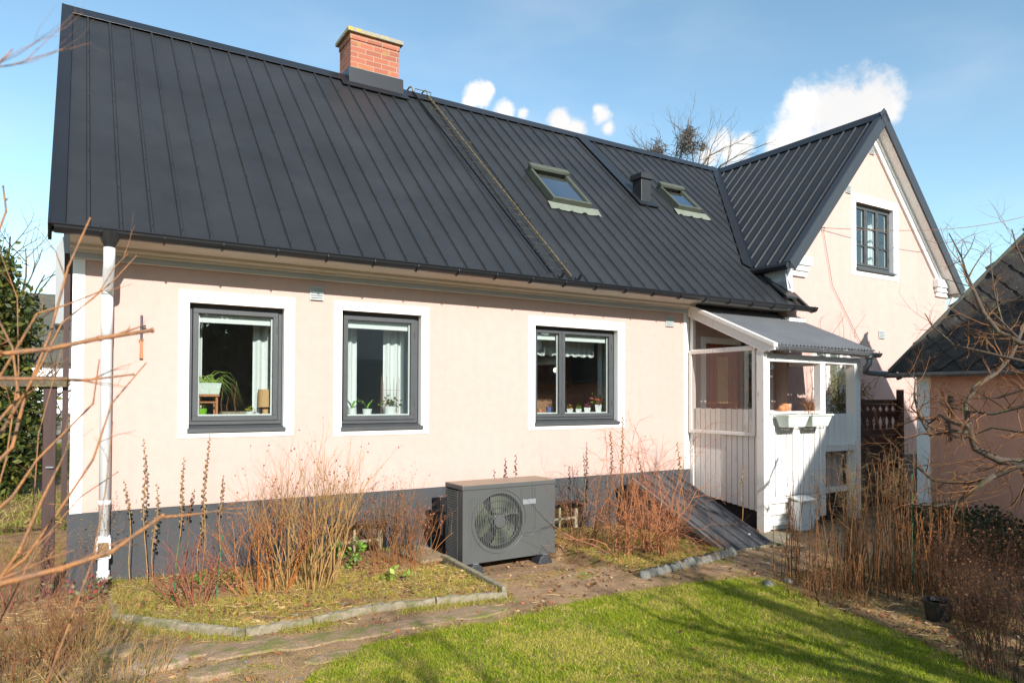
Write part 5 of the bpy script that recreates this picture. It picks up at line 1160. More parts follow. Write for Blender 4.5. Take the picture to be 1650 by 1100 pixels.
shrub('dry_grass_tuft', 'brown dry stubble in the bed between pump and rose bush', 'dry plant', (4.6,-.75,.0), .22, 150, .32, 'twigtan', 0, 1, .3, .1, .0016, 1.2, 47)
shrub('dry_grass_tuft', 'short dry stubble in front of the first cellar window', 'dry plant', (2.5,-.75,.05), .20, 120, .36, 'twigorange', 0, 1, .3, .1, .0016, .9, 48)
# tall dry stem clumps at the right of the lawn
def clump(base, h, n, sr, label, seed, plume=True, matn='twigbrown'):
    rg = random.Random(seed); o = thing('tall_dry_perennial', label, 'dry plant', (base[0], base[1], 0), 'clumps of tall dry stems beside the lawn'); t = MB(); t2 = MB()
    for i in range(n):
        a = rg.uniform(0, 6.28); q = sr*math.sqrt(rg.random()); x = base[0]+q*math.cos(a); y = base[1]+q*math.sin(a); hh = h*rg.choice((rg.uniform(.2,.6), rg.uniform(.6,.92))); lx, ly = rg.gauss(0,.07), rg.gauss(0,.07)
        P = [Vector((x+lx*hh*(k/6)**1.4*1.5, y+ly*hh*(k/6)**1.4, gz(x,y)-.02+hh*k/6))+rvec(rg,.004) for k in range(7)]; t.tube(P, [.0048-.003*k/6 for k in range(7)], 4, cap=False)
        if plume and hh > h*.6:
            for k in range(rg.randint(5,11)):
                f = rg.uniform(.72,1.0)*6; i_ = min(5, int(f)); q_ = P[i_].lerp(P[i_+1], f-i_); grow(t2, rg, q_, Vector((rg.gauss(0,.8), rg.gauss(0,.8), .5)), rg.uniform(.06,.16), .0014, 1, 3, .7, -.05, .2, 3, 3)
        for k in range(3):
            q_ = P[rg.randint(1,4)]; 
            if rg.random() < .4: grow(t, rg, q_, Vector((rg.gauss(0,.7), rg.gauss(0,.7), .6)), rg.uniform(.1,.25), .0022, 1, 2, .6, .1, .12, 3, 3)
    t.build('stems', M[matn], o, smooth=True)
    if plume: t2.build('plumes', M['seed'], o, kind='stuff')
    return o
clump((5.35,-2.75), 1.15, 18, .15, 'short clump of dry stems at the left end of the row, nearest the path', 51, False); clump((5.35,-3.15), 1.28, 34, .24, 'tall brown stems second from the left in the row', 52)
clump((5.55,-3.35), 1.36, 34, .24, 'dense dry stems in the middle of the row before the porch post', 53); clump((5.72,-3.30), 1.42, 36, .25, 'tall plumed stems in front of the ornamental gate, left part', 54); clump((5.95,-3.50), 1.42, 32, .24, 'tall plumed stems in front of the ornamental gate, right part', 55)
clump((6.15,-3.65), 1.12, 26, .25, 'dry stems at the right end of the row before the white corner strip', 56, True, 'twigorange'); clump((5.05,-3.3), .55, 34, .3, 'low broken stems in front of the tall row', 57, False)
clump((5.65,-3.85), .50, 30, .28, 'low broken stems right of the tall row by the black pots', 58, False)
for x, y, l_ in ((5.53,-3.2,'green plant stake left of the middle of the tall dry stems'), (6.0,-3.45,'green plant stake at the right among the tall dry stems'), (.62,-1.0,'green plant stake in the left bed under the first window'), (.92,-.98,'leaning green plant stake beside the low red shrub')):
    t = MB(); z_ = gz(x,y); t.tube([(x,y,z_-.03), (x+.05,y+.02,z_+(.95 if x > 3 else .48))], .0045, 5); tag(t.build('plant_stake', mat('green_stake', (.02,.14,.06), .5, .1, 5)), l_, 'plant stake')
# dark shrubs lower right
shrub('dark_shrub', 'dark purplish twiggy shrub in the lower right corner, near half', 'shrub', tuple(G(1618,1085)), .50, 60, .26, 'twigdark', 2, 4, .4, .25, .0028, .3, 61, leaves=([(.17,.07,.035), (.26,.12,.05)], 1500, .016))
shrub('dark_shrub', 'dark purplish twiggy shrub at the right frame edge behind the pots', 'shrub', tuple(G(1610,1010)), .62, 60, .34, 'twigdark', 2, 4, .4, .25, .0028, .3, 62, leaves=([(.17,.07,.035), (.26,.12,.05)], 1600, .016))
shrub('dark_shrub', 'small dark twiggy shrub between the pots and the tall stems', 'shrub', tuple(G(1530,960)), .50, 36, .22, 'twigdark', 2, 4, .4, .25, .0026, .3, 63, leaves=([(.17,.07,.035), (.26,.12,.05)], 600, .016))
for (px_, py_, l_) in ((1512,1000,'black plastic plant pot at the lower right, left one of two'), (1570,1000,'black plastic plant pot at the lower right, half hidden by dark twigs')):
    p = G(px_, py_); o = thing('plant_pot', l_, 'plant pot', tuple(p), 'black plant pots beside the tall dry stems'); t = MB(); t.lathe([(.075,0),(.095,.135),(.105,.135),(.105,.15),(.09,.15),(.085,.12),(.0,.12)], (p.x,p.y,0), 18); t.build('pot', M['plasticblk'], o, smooth=False)
    t = MB(); t.lathe([(.0,.124),(.085,.124)], (p.x,p.y,0), 14); t.build('soil', M['seed'], o)
# evergreen ground shrubs along the outbuilding
def foliage(name, label, cat, blobs, n, size, cols, seed, aspect=.5, group=None, trunk=None, tm='bark', stems=0):
    rg = np.random.default_rng(seed); c0 = blobs[0]; o = thing(name, label, cat, (c0[0], c0[1], 0), group)
    P = []; w_ = np.array([b[3]*b[4]*b[5] for b in blobs])**.67; w_ = w_/w_.sum()
    for b, k in zip(blobs, (w_*n).astype(int)):
        d = rg.normal(size=(k,3)); d /= np.linalg.norm(d, axis=1)[:,None]; r_ = (.45+.55*rg.random(k)**.5)*(1+.25*np.sin(d[:,0]*7+b[0]*3)*np.cos(d[:,2]*6+b[1])+.12*rg.normal(size=k))
        q = d*r_[:,None]*np.array(b[3:6])+np.array(b[:3]); P.append(q[q[:,2] > .02])
    P = np.concatenate(P)
    cloud('foliage', P, .9, size, cols, 'leaf', rg, 'leaf', parent=o, aspect=aspect, upbias=.2)
    r2 = random.Random(seed); t = MB()
    if trunk: t.tube(trunk[0], trunk[1], 8)
    for b in blobs:
        base_ = Vector((b[0], b[1], 0)) if not trunk else Vector(trunk[0][len(trunk[0])//2])
        for k in range(stems): 
            e_ = Vector(b[:3])+Vector((r2.gauss(0,b[3]*.4), r2.gauss(0,b[4]*.4), r2.gauss(0,b[5]*.4))); m_ = base_.lerp(e_, .5)+rvec(r2,.05); t.tube([base_, m_, e_], [.012,.007,.003], 4)
    if t.v: t.build('trunk', M[tm], o)
    return o
EV = [(.035,.055,.02), (.05,.075,.025), (.025,.04,.015), (.09,.10,.05)]
foliage('evergreen_ground_shrub', 'dark glossy low evergreen at the foot of the white corner strip', 'shrub', [(8.55,-2.35,.12,.42,.38,.22), (8.2,-2.65,.12,.45,.4,.24)], 5200, .05, EV, 71, stems=8)
foliage('evergreen_ground_shrub', 'dark glossy low evergreen under the salmon wall at the right frame edge', 'shrub', [(8.05,-3.1,.14,.5,.42,.28), (7.6,-3.3,.12,.5,.4,.24)], 6200, .05, EV, 72, stems=8)
# yellow green conifer beside porch, seen through it
foliage('small_conifer', 'wispy yellow green conifer seen through the right bay of the porch', 'conifer', [(9.55,-.62,.9,.34,.25,.75), (9.5,-.6,1.5,.22,.2,.55), (9.85,-.6,1.3,.25,.2,.6)], 5200, .06, [(.10,.13,.03), (.16,.16,.03), (.22,.17,.04), (.06,.09,.02)], 73, aspect=.18, stems=8)
rg = random.Random(74); o = thing('wall_climber', 'bare climbing twigs on the pink wall inside the porch and above its roof', 'climber', (8.9,-.25,.3)); t = MB()
for i in range(9): grow(t, rg, (8.98+rg.uniform(0,.5), -.27, 1.0+rg.uniform(-.4,.2)), (rg.uniform(-.4,.4), -.05, 1), rg.uniform(.8,1.2), .007, 2, 4, .7, .1, .12, 4, 6)
for k in range(6): grow(t, rg, (9.6+k*.24, -.27, 1.7+.1*rg.random()), (rg.uniform(-.6,.9), -.05, rg.uniform(.2,.8)), .55, .005, 2, 3, .8, .0, .2, 4, 5)
for k in range(4): grow(t, rg, (9.4+k*.3, -.27, 2.5), (rg.uniform(-.3,.5), -.03, 1), .42, .004, 2, 2, .8, .1, .2, 4, 5)
t.build('twigs', M['twigbrown'], o)
rg = random.Random(75); o = thing('dry_porch_vine', 'bundle of dry pale vine stems standing in the flower box', 'climber', (7.62,-1.36,1.38)); t = MB()
for i in range(16): grow(t, rg, (7.60+rg.uniform(-.08,.1), -1.37, 1.37), (rg.gauss(0,.35), rg.uniform(-.1,.15), 1), rg.uniform(.12,.3), .0025, 2, 3, .7, .1, .2, 3, 4)
t.build('stems', M['twigorange'], o)
rg = random.Random(76); o = thing('bare_climber', 'thin brown climber twigs winding up inside the porch opening', 'climber', (7.8,-.2,.42)); t = MB()
for i in range(7): grow(t, rg, (7.72+rg.uniform(0,.35), -.30+rg.uniform(-.1,.1), .42), (rg.uniform(-.15,.15), 0, 1), rg.uniform(1.3,1.7), .006, 2, 3, .6, .15, .12, 4, 8, .35)
t.build('stems', M['twigbrown'], o)
# hanging tendrils on the salmon wall
rg = random.Random(77); o = thing('apple_tree', 'gnarled bare apple tree reaching in from the right across the salmon wall', 'tree', (6.75,-4.95,0))
def LP(pts, d0, d1, AP=None): return [at(x, y, d0+(d1-d0)*i/(len(pts)-1)) for i, (x, y) in enumerate(pts)]
limbs = [([(1790,1000),(1770,830),(1740,742),(1700,735),(1652,748)], 6.3, 6.2, .075, .05), 
 ([(1700,738),(1652,747),(1610,742),(1572,722),(1560,690),(1556,655),(1575,625),(1600,600),(1625,570),(1652,520)], 6.2, 6.6, .045, .016),
 ([(1560,697),(1530,694),(1500,700),(1480,672),(1474,640),(1478,608),(1462,600)], 6.4, 6.9, .022, .005), ([(1558,686),(1535,680),(1515,672),(1495,680),(1470,655),(1478,625)], 6.35, 7.0, .020, .005),
 ([(1700,742),(1640,750),(1600,765),(1565,775),(1535,778),(1500,772),(1470,745),(1445,722),(1425,700)], 6.1, 6.9, .032, .004), ([(1600,768),(1570,785),(1545,805),(1510,815),(1465,808),(1440,790),(1410,775)], 6.15, 6.7, .026, .004),
 ([(1690,640),(1650,655),(1600,665),(1560,663),(1520,650),(1505,640)], 6.0, 6.6, .020, .004), ([(1700,600),(1655,625),(1610,640),(1560,643),(1530,630)], 6.4, 6.9, .018, .004), 
 ([(1720,560),(1650,552),(1610,535),(1585,505),(1570,470),(1558,440),(1550,415),(1530,380)], 5.6, 6.2, .028, .005), ([(1590,512),(1620,530),(1600,470),(1598,425),(1596,400)], 5.9, 6.2, .012, .003), ([(1640,548),(1600,500),(1568,462),(1525,448)], 5.9, 6.4, .010, .003), 
 ([(1720,600),(1640,580),(1590,570),(1540,555),(1500,525),(1488,505)], 5.8, 6.6, .020, .004), ([(1700,745),(1655,760),(1648,790),(1630,820)], 6.1, 6.2, .022, .006), ([(1700,690),(1650,700),(1600,690),(1550,705),(1500,690),(1480,675)], 5.9, 6.8, .014, .004),
 ([(1552,415),(1565,400),(1567,382)], 6.15, 6.2, .006, .003), ([(1720,470),(1660,450),(1635,400),(1628,370)], 5.6, 5.8, .016, .004), ([(1545,805),(1535,830),(1525,850)], 6.2, 6.0, .008, .003)]
t = MB(); tw = MB()
for P_, d0, d1, r0, r1 in limbs:
    P = LP(P_, d0*.87, d1*.9); P = [p+rvec(rg, .008) for p in P]; n = len(P); t.tube(P, [.8*(r0+(r1-r0)*i/(n-1)) for i in range(n)], 7)
    for i in range(1, n):
        rad = r0+(r1-r0)*i/(n-1); k_ = 3 if rad < .04 else 1
        for q in range(k_):
            f = rg.random(); b_ = P[i-1].lerp(P[i], f); s_ = rvec(rg).normalized(); tdir = (P[i]-P[i-1]).normalized()
            grow(tw, rg, b_, tdir*.4+s_*.8+Vector((0,0,.15)), rg.uniform(.12,.38), min(.006, rad*.5), 2, 3, .75, .03, .18, 4, 4, .55)
t.build('trunk', M['bark'], o, smooth=True); tw.build('twigs', M['twigbrown'], o)

# foreground shrub left : orange stems close to the camera
rg = random.Random(81); o = thing('foreground_shrub', 'out of focus orange brown bare branches close to the camera at the left', 'shrub', (-.9,-5.4,0)); t = MB()
FG = [([(-120,590),(0,570),(80,562),(160,545),(245,532)], 1.35, 1.5, .0085, .006), ([(-60,960),(0,940),(100,915),(180,888),(262,830)], 1.15, 1.3, .0095, .005), ([(-80,480),(-20,420),(10,340),(5,300)], 1.7, 1.9, .005, .003),
 ([(-40,780),(20,720),(40,640),(80,540),(110,430),(145,352)], 1.6, 1.9, .007, .0035), ([(30,650),(60,600),(100,520),(150,480),(185,450),(220,412)], 1.7, 1.9, .004, .002), ([(60,505),(110,490),(160,470),(185,430),(205,410)], 1.7, 1.9, .003, .0018),
 ([(-30,610),(60,610),(140,612),(215,603)], 1.5, 1.6, .005, .003), ([(-40,960),(40,900),(90,830),(150,740),(180,650),(235,585)], 1.5, 1.7, .006, .002), ([(-50,860),(20,800),(60,740),(150,650),(160,580)], 1.55, 1.75, .0065, .002), 
 ([(-20,700),(30,640),(20,560),(-10,500)], 1.5, 1.7, .006, .003), ([(75,1100),(110,1010),(150,900),(170,790),(182,680)], 1.5, 1.7, .004, .0015), ([(-50,1000),(30,890),(70,800),(100,740)], 1.4, 1.5, .006, .003), 
 ([(-60,1110),(0,1000),(60,880),(130,800),(190,760)], 1.9, 2.1, .004, .002), ([(-30,880),(10,740),(30,600),(28,480),(-10,380)], 1.9, 2.2, .004, .0015), ([(40,900),(55,800),(62,700),(100,560)], 2.0, 2.2, .003, .0015), ([(-20,110),(20,105),(60,92),(100,80)], 1.0, 1.05, .0018, .001), ([(-20,120),(0,100),(20,80)], 1.0, 1.0, .003, .001),
 ([(400,572),(415,548),(432,520)], 1.05, 1.05, .002, .004), ([(320,505),(335,480),(347,463)], 1.1, 1.1, .0025, .0012)]
for P_, d0, d1, r0, r1 in FG[:-2]:
    P = LP(P_, d0, d1); n = len(P); t.tube(P, [.68*(r0+(r1-r0)*i/(n-1)) for i in range(n)], 8)
    for i in range(1, n):
        for q in range(1): 
            if rg.random() < .6: b_ = P[i-1].lerp(P[i], rg.random()); grow(t, rg, b_, (P[i]-P[i-1]).normalized()*.7+rvec(rg,.35), rg.uniform(.05,.16), r1*.6, 1, 2, .5, .1, .12, 5, 4)
        rock(t, P[i], (r0+(r1-r0)*i/(n-1))*.95, rg, 1, 8, 4)
b0 = Vector((-.75,-5.3,0))
for P_, d0, d1, r0, r1 in FG[:14]:
    p = LP(P_, d0, d1)[0]; m_ = b0.lerp(p, .5)+Vector((-.05,-.05,0)); t.tube([b0+rvec(rg,.03), m_, p], [r0*1.3, r0*1.15, r0], 6)
t.build('branches', M['fgtwig'], o, smooth=True)
# dry weeds lower left
for i, (px_, py_, h_, n_, l_) in enumerate(((40,1090,.42,70,'matted dry weeds in the lower left corner'), (120,1050,.38,50,'dry straw weeds right of the lower left corner'), (30,980,.62,40,'taller brown weeds at the left frame edge'), (190,1095,.28,40,'short dry weeds at the bottom edge near the pale flat stone'))):
    shrub('dry_weeds', l_, 'dry plant', tuple(G(px_, py_)), h_, n_, .24, ['twigbrown','twigtan','twigred','twigtan'][i], 1, 3, .5, .15, .0026, .5, 90+i)
shrub('dry_umbel_plant', 'brown dry umbels beside the brown timber post', 'dry plant', (-.02,-.30,0), .62, 7, .12, 'twigbrown', 2, 5, .5, .25, .0025, .45, 96, bud=('seed', .004, .7))
shrub('thorny_shoots', 'thin red thorny shoots low behind the foreground branches', 'shrub', (-.25,-1.4,0), .55, 16, .25, 'twigred', 2, 3, .6, .1, .003, .9, 97)

# ------------------------------------------------------------ trees
def bigtree(name, label, base, h, seed, r_=.16, spread=.6, kids=4, depth=4, matn='bark', start=.35, up=.15, lean=(0,0)):
    rg = random.Random(seed); o = thing(name, label, 'tree', base); t = MB(); base = Vector(base)
    P = [base+Vector((lean[0]*k/6+rg.gauss(0,.05)*k/3, lean[1]*k/6+rg.gauss(0,.05)*k/3, h*.5*k/6)) for k in range(7)]; t.tube(P, [r_*(1-.5*k/6) for k in range(7)], 9); t.build('trunk', M[matn], o)
    c = MB()
    for k in range(9):
        f = .35+.65*k/8; i = min(5, int(f*6)); q = P[i].lerp(P[i+1], f*6-i); a = k*2.4+rg.random(); d = Vector((math.cos(a)*spread*1.6, math.sin(a)*spread*1.6, .9+.5*f))
        grow(c, rg, q, d, h*.36*rg.uniform(.8,1.15), r_*.42, depth-1, kids, spread, up, .1, 6, 6, .62, None, start)
    c.build('crown', M[matn], o); return o
tr = bigtree('bare_tree', 'leafless tree with mistletoe rising behind the roof valley', (18.5,13,0), 9.0, 101, .2, .55, 5, 4)
rg = random.Random(5)
tn = [('magpie_nest', 'large round twig nest high in the bare tree behind the ridge', (1107,232), .55), ('mistletoe', 'dark small mistletoe clump at the top of the bare tree', (1110,212), .20), ('mistletoe', 'brown twig clump just showing above the ridge', (1058,246), .45), ('mistletoe', 'small dark clump right of the round nest', (1133,236), .16)]
for nm, l_, (px_, py_), r_ in tn:
    c_ = at(px_, py_, 22.5/1.0); t = MB()
    for i in range(int(300*r_/.5)):
        d = rvec(rg).normalized(); p = c_+Vector((d.x, d.y, d.z*1.1))*r_*rg.uniform(.2,.95); e = rvec(rg).normalized()*r_*.5; t.tube([p-e*.5, p, p+e*.5+rvec(rg,.03)], .008, 3)
    tag(t.build(nm, M['nest']), l_, 'nest' if nm == 'magpie_nest' else 'mistletoe')
# limbs of that tree carried to the nests
t = MB(); rg = random.Random(6); root = at(1100,330,22.5)
for (px_, py_) in ((1107,215),(1060,235),(1133,225),(1085,200),(1160,210),(1200,225),(1225,235),(1040,235),(1020,225),(1180,240),(1110,190)):
    e = at(px_, py_, 22.5+rg.uniform(-1.5,1.5)); m_ = root.lerp(e, .5)+rvec(rg,.25); P = [root, root.lerp(m_,.5)+rvec(rg,.08), m_, m_.lerp(e,.5)+rvec(rg,.08), e]; t.tube(P, [.05,.035,.025,.014,.005], 5)
    for k in range(1, 5):
        for q in range(3): grow(t, rg, P[k-1].lerp(P[k], rg.random()), (P[k]-P[k-1]).normalized()+rvec(rg,.35), rg.uniform(.5,1.2), .009, 2, 2, .5, .12, .12, 4, 4)
o_ = t.build('branches', M['bark'], tr)
t = MB(); b_ = Vector((18.5,13,7.5)); t.tube([b_, b_.lerp(root, .5), root], [.13,.11,.08], 7); t.build('limb', M['bark'], tr)
# background left : evergreen
foliage('evergreen_tree', 'large dark evergreen bush with glossy leaves at the left frame edge', 'tree', [(-1.5,6.6,1.5,1.0,.9,1.6), (-1.3,6.4,2.7,.8,.8,1.3), (-1.9,6.8,3.2,.9,.8,1.3), (-.95,6.3,1.7,.45,.5,1.1), (-1.0,6.2,.8,.6,.6,.9)], 24000, .11, [(.05,.075,.02), (.09,.11,.02), (.16,.16,.03), (.03,.05,.015)], 110, trunk=([(-1.5,6.6,0),(-1.5,6.6,1.5),(-1.6,6.6,3.0)], [.12,.1,.05]), stems=4)
bigtree('bare_tree', 'thin bare tree behind the evergreen at the left', (-1.2,9.5,0), 5.6, 112, .09, .6, 4, 3)
bigtree('bare_shrub_tree', 'low bare twiggy bush before the white building at the left', (-.6,10.5,0), 3.2, 113, .05, .9, 5, 3, start=.1)
# garden trees behind the camera: they throw branch shadows on the lawn and show in the panes
bigtree('bare_tree', 'bare garden tree south of the lawn, west one', (.2,-12.2,0), 5.2, 121, .24, .7, 4, 4, up=.1)
bigtree('bare_tree', 'bare garden tree south of the lawn, middle one', (3.9,-13.6,0), 7.0, 122, .26, .75, 4, 4, up=.1)
bigtree('bare_tree', 'bare garden tree south of the lawn, east one', (3.6,-9.6,0), 4.8, 123, .18, .8, 4, 4, up=.05)
foliage('reflection_hedge', 'unseen tall dark hedge on the south side, added for the pane reflections', 'hedge', [(x, -17.5, 1.9, 1.6, 1.0, 2.3) for x in range(-14, 24, 2)], 42000, .42, [(.03,.045,.02), (.05,.06,.025)], 130, stems=2)  # out of view, added to darken what the window panes reflect
# ------------------------------------------------------------ things behind the window panes
def pot(x, y, z, r_, h, lab, matn='potwhite', cat='plant pot', square=False, leaves=None, name='potted_plant', seed=1, group=None):
    o = thing(name, lab, 'potted plant', (x, y, z), group)
    t = MB(); t.lathe([(r_*.72,0),(r_,h),(r_*.9,h),(r_*.85,h*.85),(0,h*.85)], (x,y,z), 4 if square else 16); t.build('pot', M[matn], o, smooth=False)
    if leaves:
        kind, n, ln, cols = leaves; rg = random.Random(seed); mb = MB(); mi = []
        if kind == 'strap':
            for i in range(n):
                a = rg.uniform(0, 6.28); L_ = ln*rg.uniform(.6,1.1); w_ = L_*.045; dx, dy = math.cos(a), math.sin(a)*.5; P = []
                for k in range(8):
                    f = k/7; P.append(Vector((x+dx*L_*.55*f**1.3, y+dy*L_*.4*f, z+h*.9+L_*(.9*f-.62*f*f*rg.uniform(.6,1.1)))))
                for k in range(7):
                    wd = w_*(1-(k/7)**2)+.001; s_ = Vector((-dy, dx, .15)).normalized()*wd; s2_ = Vector((-dy, dx, .15)).normalized()*(w_*(1-((k+1)/7)**2)+.0005); mb.add([P[k]-s_, P[k]+s_, P[k+1]+s2_, P[k+1]-s2_], [(0,1,2,3)])
            mb.build('leaves', mat('strap_leaf', cols[0], .45, .3, 20), o)
        else:
            P = [(x+rg.gauss(0,ln*.4), y+rg.gauss(0,ln*.25), z+h+abs(rg.gauss(0,ln*.45))) for _ in range(n)]; cloud('leaves', P, .8, ln*.35, cols, 'leaf', np.random.default_rng(seed), 'leaf', parent=o, aspect=.6)
            for i in range(6): q = P[i]; mb.tube([(x,y,z+h*.8), ((x+q[0])/2,(y+q[1])/2,z+h), q], .0015, 3)
            mb.build('stems', M['twigtan'], o)
    return o
SZ = 1.384; hx = lambda px_: hit(px_, 640, 1, .3).x; GR = [(.20,.38,.05), (.30,.45,.08), (.14,.26,.04)]
# window 1
o = thing('plant_stool', 'small orange wooden stool on the sill of the first window', 'stool', (1.02,.3,SZ))
t = MB(); t.box(.93,1.13,.22,.38,SZ+.20,SZ+.22); t.build('seat', M['plantwood'], o)
for x in (.945, 1.10):
    for y in (.235, .355): t = MB(); t.box(x, x+.02, y, y+.02, SZ, SZ+.20); t.build('leg', M['plantwood'], o)
t = MB(); t.box(.965,1.10,.238,.25,SZ+.14,SZ+.155); t.build('stretcher', M['plantwood'], o)
o = thing('spider_plant', 'spider plant in a white trough on the orange stool in the first window', 'potted plant', (1.03,.3,SZ+.22)); t = MB()
t.add([(.92,.23,SZ+.325),(1.15,.23,SZ+.325),(1.15,.37,SZ+.325),(.92,.37,SZ+.325),(.94,.245,SZ+.222),(1.13,.245,SZ+.222),(1.13,.355,SZ+.222),(.94,.355,SZ+.222)], [(0,1,5,4),(1,2,6,5),(2,3,7,6),(3,0,4,7),(4,5,6,7),(0,3,2,1)]); t.build('trough', M['plastic'], o)
rg = random.Random(3); t = MB()
for i in range(60):
    a = rg.uniform(0, 6.28); x0 = 1.03+rg.uniform(-.08,.08); L_ = rg.uniform(.12,.32); dx, dy = math.cos(a), .4*math.sin(a)
    if dx > 0: L_ *= 1.2
    rg_u = rg.uniform(.5, 1.3)
    P = [Vector((x0+dx*L_*.9*(k/7), .3+dy*L_*.5*(k/7), SZ+.32+L_*(rg_u*(k/7)-1.15*(k/7)**2))) for k in range(8)]; t.tube([p+rvec(rg,.006) for p in P], [.0016,.003,.0028,.0024,.002,.0016,.001,.0005], 3)
t.build('leaves', mat('spider_leaf', (.34,.45,.10), .5, .3, 20), o)
pot(hx(324),.27,SZ,.05,.09,'bright green pot with yellowish plant under the stool in the first window','pinkpot',leaves=('bush',30,.06,[(.35,.30,.06),(.40,.12,.10),(.2,.3,.05)]),seed=5)
o = thing('wicker_tray', 'long low wicker tray in the first window', 'tray', (1.32,.3,SZ)); t = MB()
for k in range(5): t.tube([(1.16,.25,SZ+.01+k*.011),(1.46,.25,SZ+.01+k*.011),(1.47,.35,SZ+.01+k*.011),(1.15,.35,SZ+.01+k*.011),(1.16,.25,SZ+.01+k*.011)], .0035, 4)
for k in range(18): t.tube([(1.165+k*.0175,.246,SZ),(1.165+k*.0175,.246,SZ+.06)], .002, 3)
t.build('weave', M['wicker'], o)
o = thing('bonsai_stick_plant', 'thin upright driftwood sticks with a few trailing stems in the first window', 'potted plant', (1.24,.32,SZ)); t = MB(); rg = random.Random(9)
for x, h_ in ((1.17,.27),(1.29,.34),(1.22,.20)): t.tube([(x,.31,SZ+.02),(x-.01,.32,SZ+h_*.5),(x+.005,.31,SZ+h_)], [.006,.005,.003], 4)
for i in range(6): grow(t, rg, (1.25,.31,SZ+.33), (rg.uniform(-.5,.8),0,-.7), .25, .0015, 1, 2, .5, -.1, .1, 3, 4)
t.build('sticks', M['twigbrown'], o)
pot(hx(401),.25,SZ,.04,.06,'tiny white pot with a yellow green succulent in the first window',leaves=('bush',46,.05,[(.45,.42,.06),(.35,.40,.06)]),seed=6)
o = thing('table_lamp', 'small table lamp with tan drum shade in the right corner of the first window', 'lamp', (1.57,.3,SZ)); t = MB(); t.lathe([(.045,0),(.05,.02),(.025,.05),(.035,.08),(.01,.12),(.008,.16)], (hx(428),.30,SZ), 14); t.build('base', M['tan'], o, smooth=True)
t = MB(); t.lathe([(.075,.10),(.070,.27)], (hx(428),.30,SZ), 20); t.build('lamp_shade', M['tan'], o, smooth=False)
def curtain(x0, x1, lab, z0=1.345, z1=2.38, y=.40, amp=.018, name='curtain'):
    t = MB(); n = 40; vs = []
    for i in range(n+1):
        f = i/n; x = x0+(x1-x0)*f; yy = y+amp*math.sin(f*(x1-x0)/.055*6.28/1.6+1)
        vs += [(x, yy, z0), (x, yy, z1)]
    t.add(vs, [(2*i, 2*i+2, 2*i+3, 2*i+1) for i in range(n)]); return tag(t.build(name, M['curtain'], smooth=True), lab, 'curtain')
curtain(1.46,1.90,'white curtain at the right side of the first window'); curtain(.86,1.0,'narrow white curtain at the left side of the first window')
curtain(2.80,3.25,'white curtain at the right side of the second window'); curtain(2.20,2.50,'white curtain at the left side of the second window')
# window 2
pot(hx(566),.28,SZ,.045,.085,'white pot with tall strap leaves at the left of the second window',leaves=('strap',5,.34,[(.16,.36,.04)]),seed=11); pot(hx(590),.27,SZ,.05,.075,'low white pot with arching green leaves in the second window',leaves=('strap',5,.27,[(.18,.40,.05)]),seed=12)
o = pot(hx(628),.29,SZ,.07,.10,'white pot with leafy plant and round wire trellis in the second window',leaves=('bush',60,.12,[(.10,.16,.04),(.16,.22,.06)]),seed=13)
t = MB()
tx = hx(628)-2.76
for x, z_ in ((2.66,.42),(2.72,.42),(2.80,.40),(2.86,.40)): t.tube([(x+tx,.29,SZ+.02),(x+tx,.29,SZ+z_)], .0028, 4)
for z_ in (.27,.16): t.tube([(2.76+tx+.11*math.cos(k*.52),.29+.04*math.sin(k*.52),SZ+z_) for k in range(13)], .002, 4)
t.build('trellis', M['plantwood'], o)
# window 3
z3 = 1.384
pot(hx(868),.28,z3,.028,.06,'small orange pot with blue card at the left edge of the third window','terracotta',leaves=('bush',12,.04,GR),seed=14)
pot(hx(885),.29,z3,.05,.08,'round blue glazed jar with dried tan heads in the third window','potblue',leaves=('bush',50,.06,[(.55,.38,.25),(.45,.30,.2)]),seed=15)
pot(hx(917),.28,z3,.05,.055,'square pale blue pot with orange flowers in the third window','potwhite',leaves=('bush',40,.05,[(.70,.35,.08),(.3,.3,.06)]),square=True,seed=16)
pot(hx(931),.28,z3,.05,.055,'square pale blue pot with green leaves in the third window','potwhite',leaves=('bush',44,.05,GR),square=True,seed=17)
pot(hx(945),.28,z3,.055,.07,'square pale pot with dark red plant in the third window','potwhite',leaves=('bush',30,.06,[(.35,.05,.10),(.2,.06,.06)]),square=True,seed=18)
pot(hx(963),.28,z3,.06,.105,'larger white pot with red and yellow leafed plant in the third window','potwhite',leaves=('bush',50,.14,[(.45,.10,.05),(.40,.38,.08),(.25,.32,.06)]),square=True,seed=19)
o = thing('pendant_lamp', 'white dome pendant lamp hanging inside the third window', 'lamp', (5.0,.95,2.05)); t = MB(); t.lathe([(.03,.10),(.10,.08),(.19,.02),(.21,-.05),(.20,-.06)], (hit(884,580,1,.95).x,.95,hit(884,580,1,.95).z), 22); t.build('lamp_shade', M['potwhite'], o, smooth=True); t = MB(); q_ = hit(884,580,1,.95); t.tube([(q_.x,.95,q_.z+.08),(q_.x,.95,2.6)], .004, 4); t.build('cord', M['potwhite'], o)
bm_ = D.materials.new('warm_bulb'); bm_.use_nodes = True; bb = bm_.node_tree.nodes['Principled BSDF']; bb.inputs['Emission Color'].default_value = (1,.9,.55,1); bb.inputs['Emission Strength'].default_value = 2.5
o = thing('bare_bulb_star', 'small lit bulb ornament hanging in the middle of the third window', 'ornament', (4.90,.35,1.86)); t = MB(); rock(t, (hit(895,596,1,.35).x,.35,hit(895,596,1,.35).z), .028, random.Random(1), 1, 10, 6); t.build('bulb', bm_, o, smooth=True)
t = MB(); 
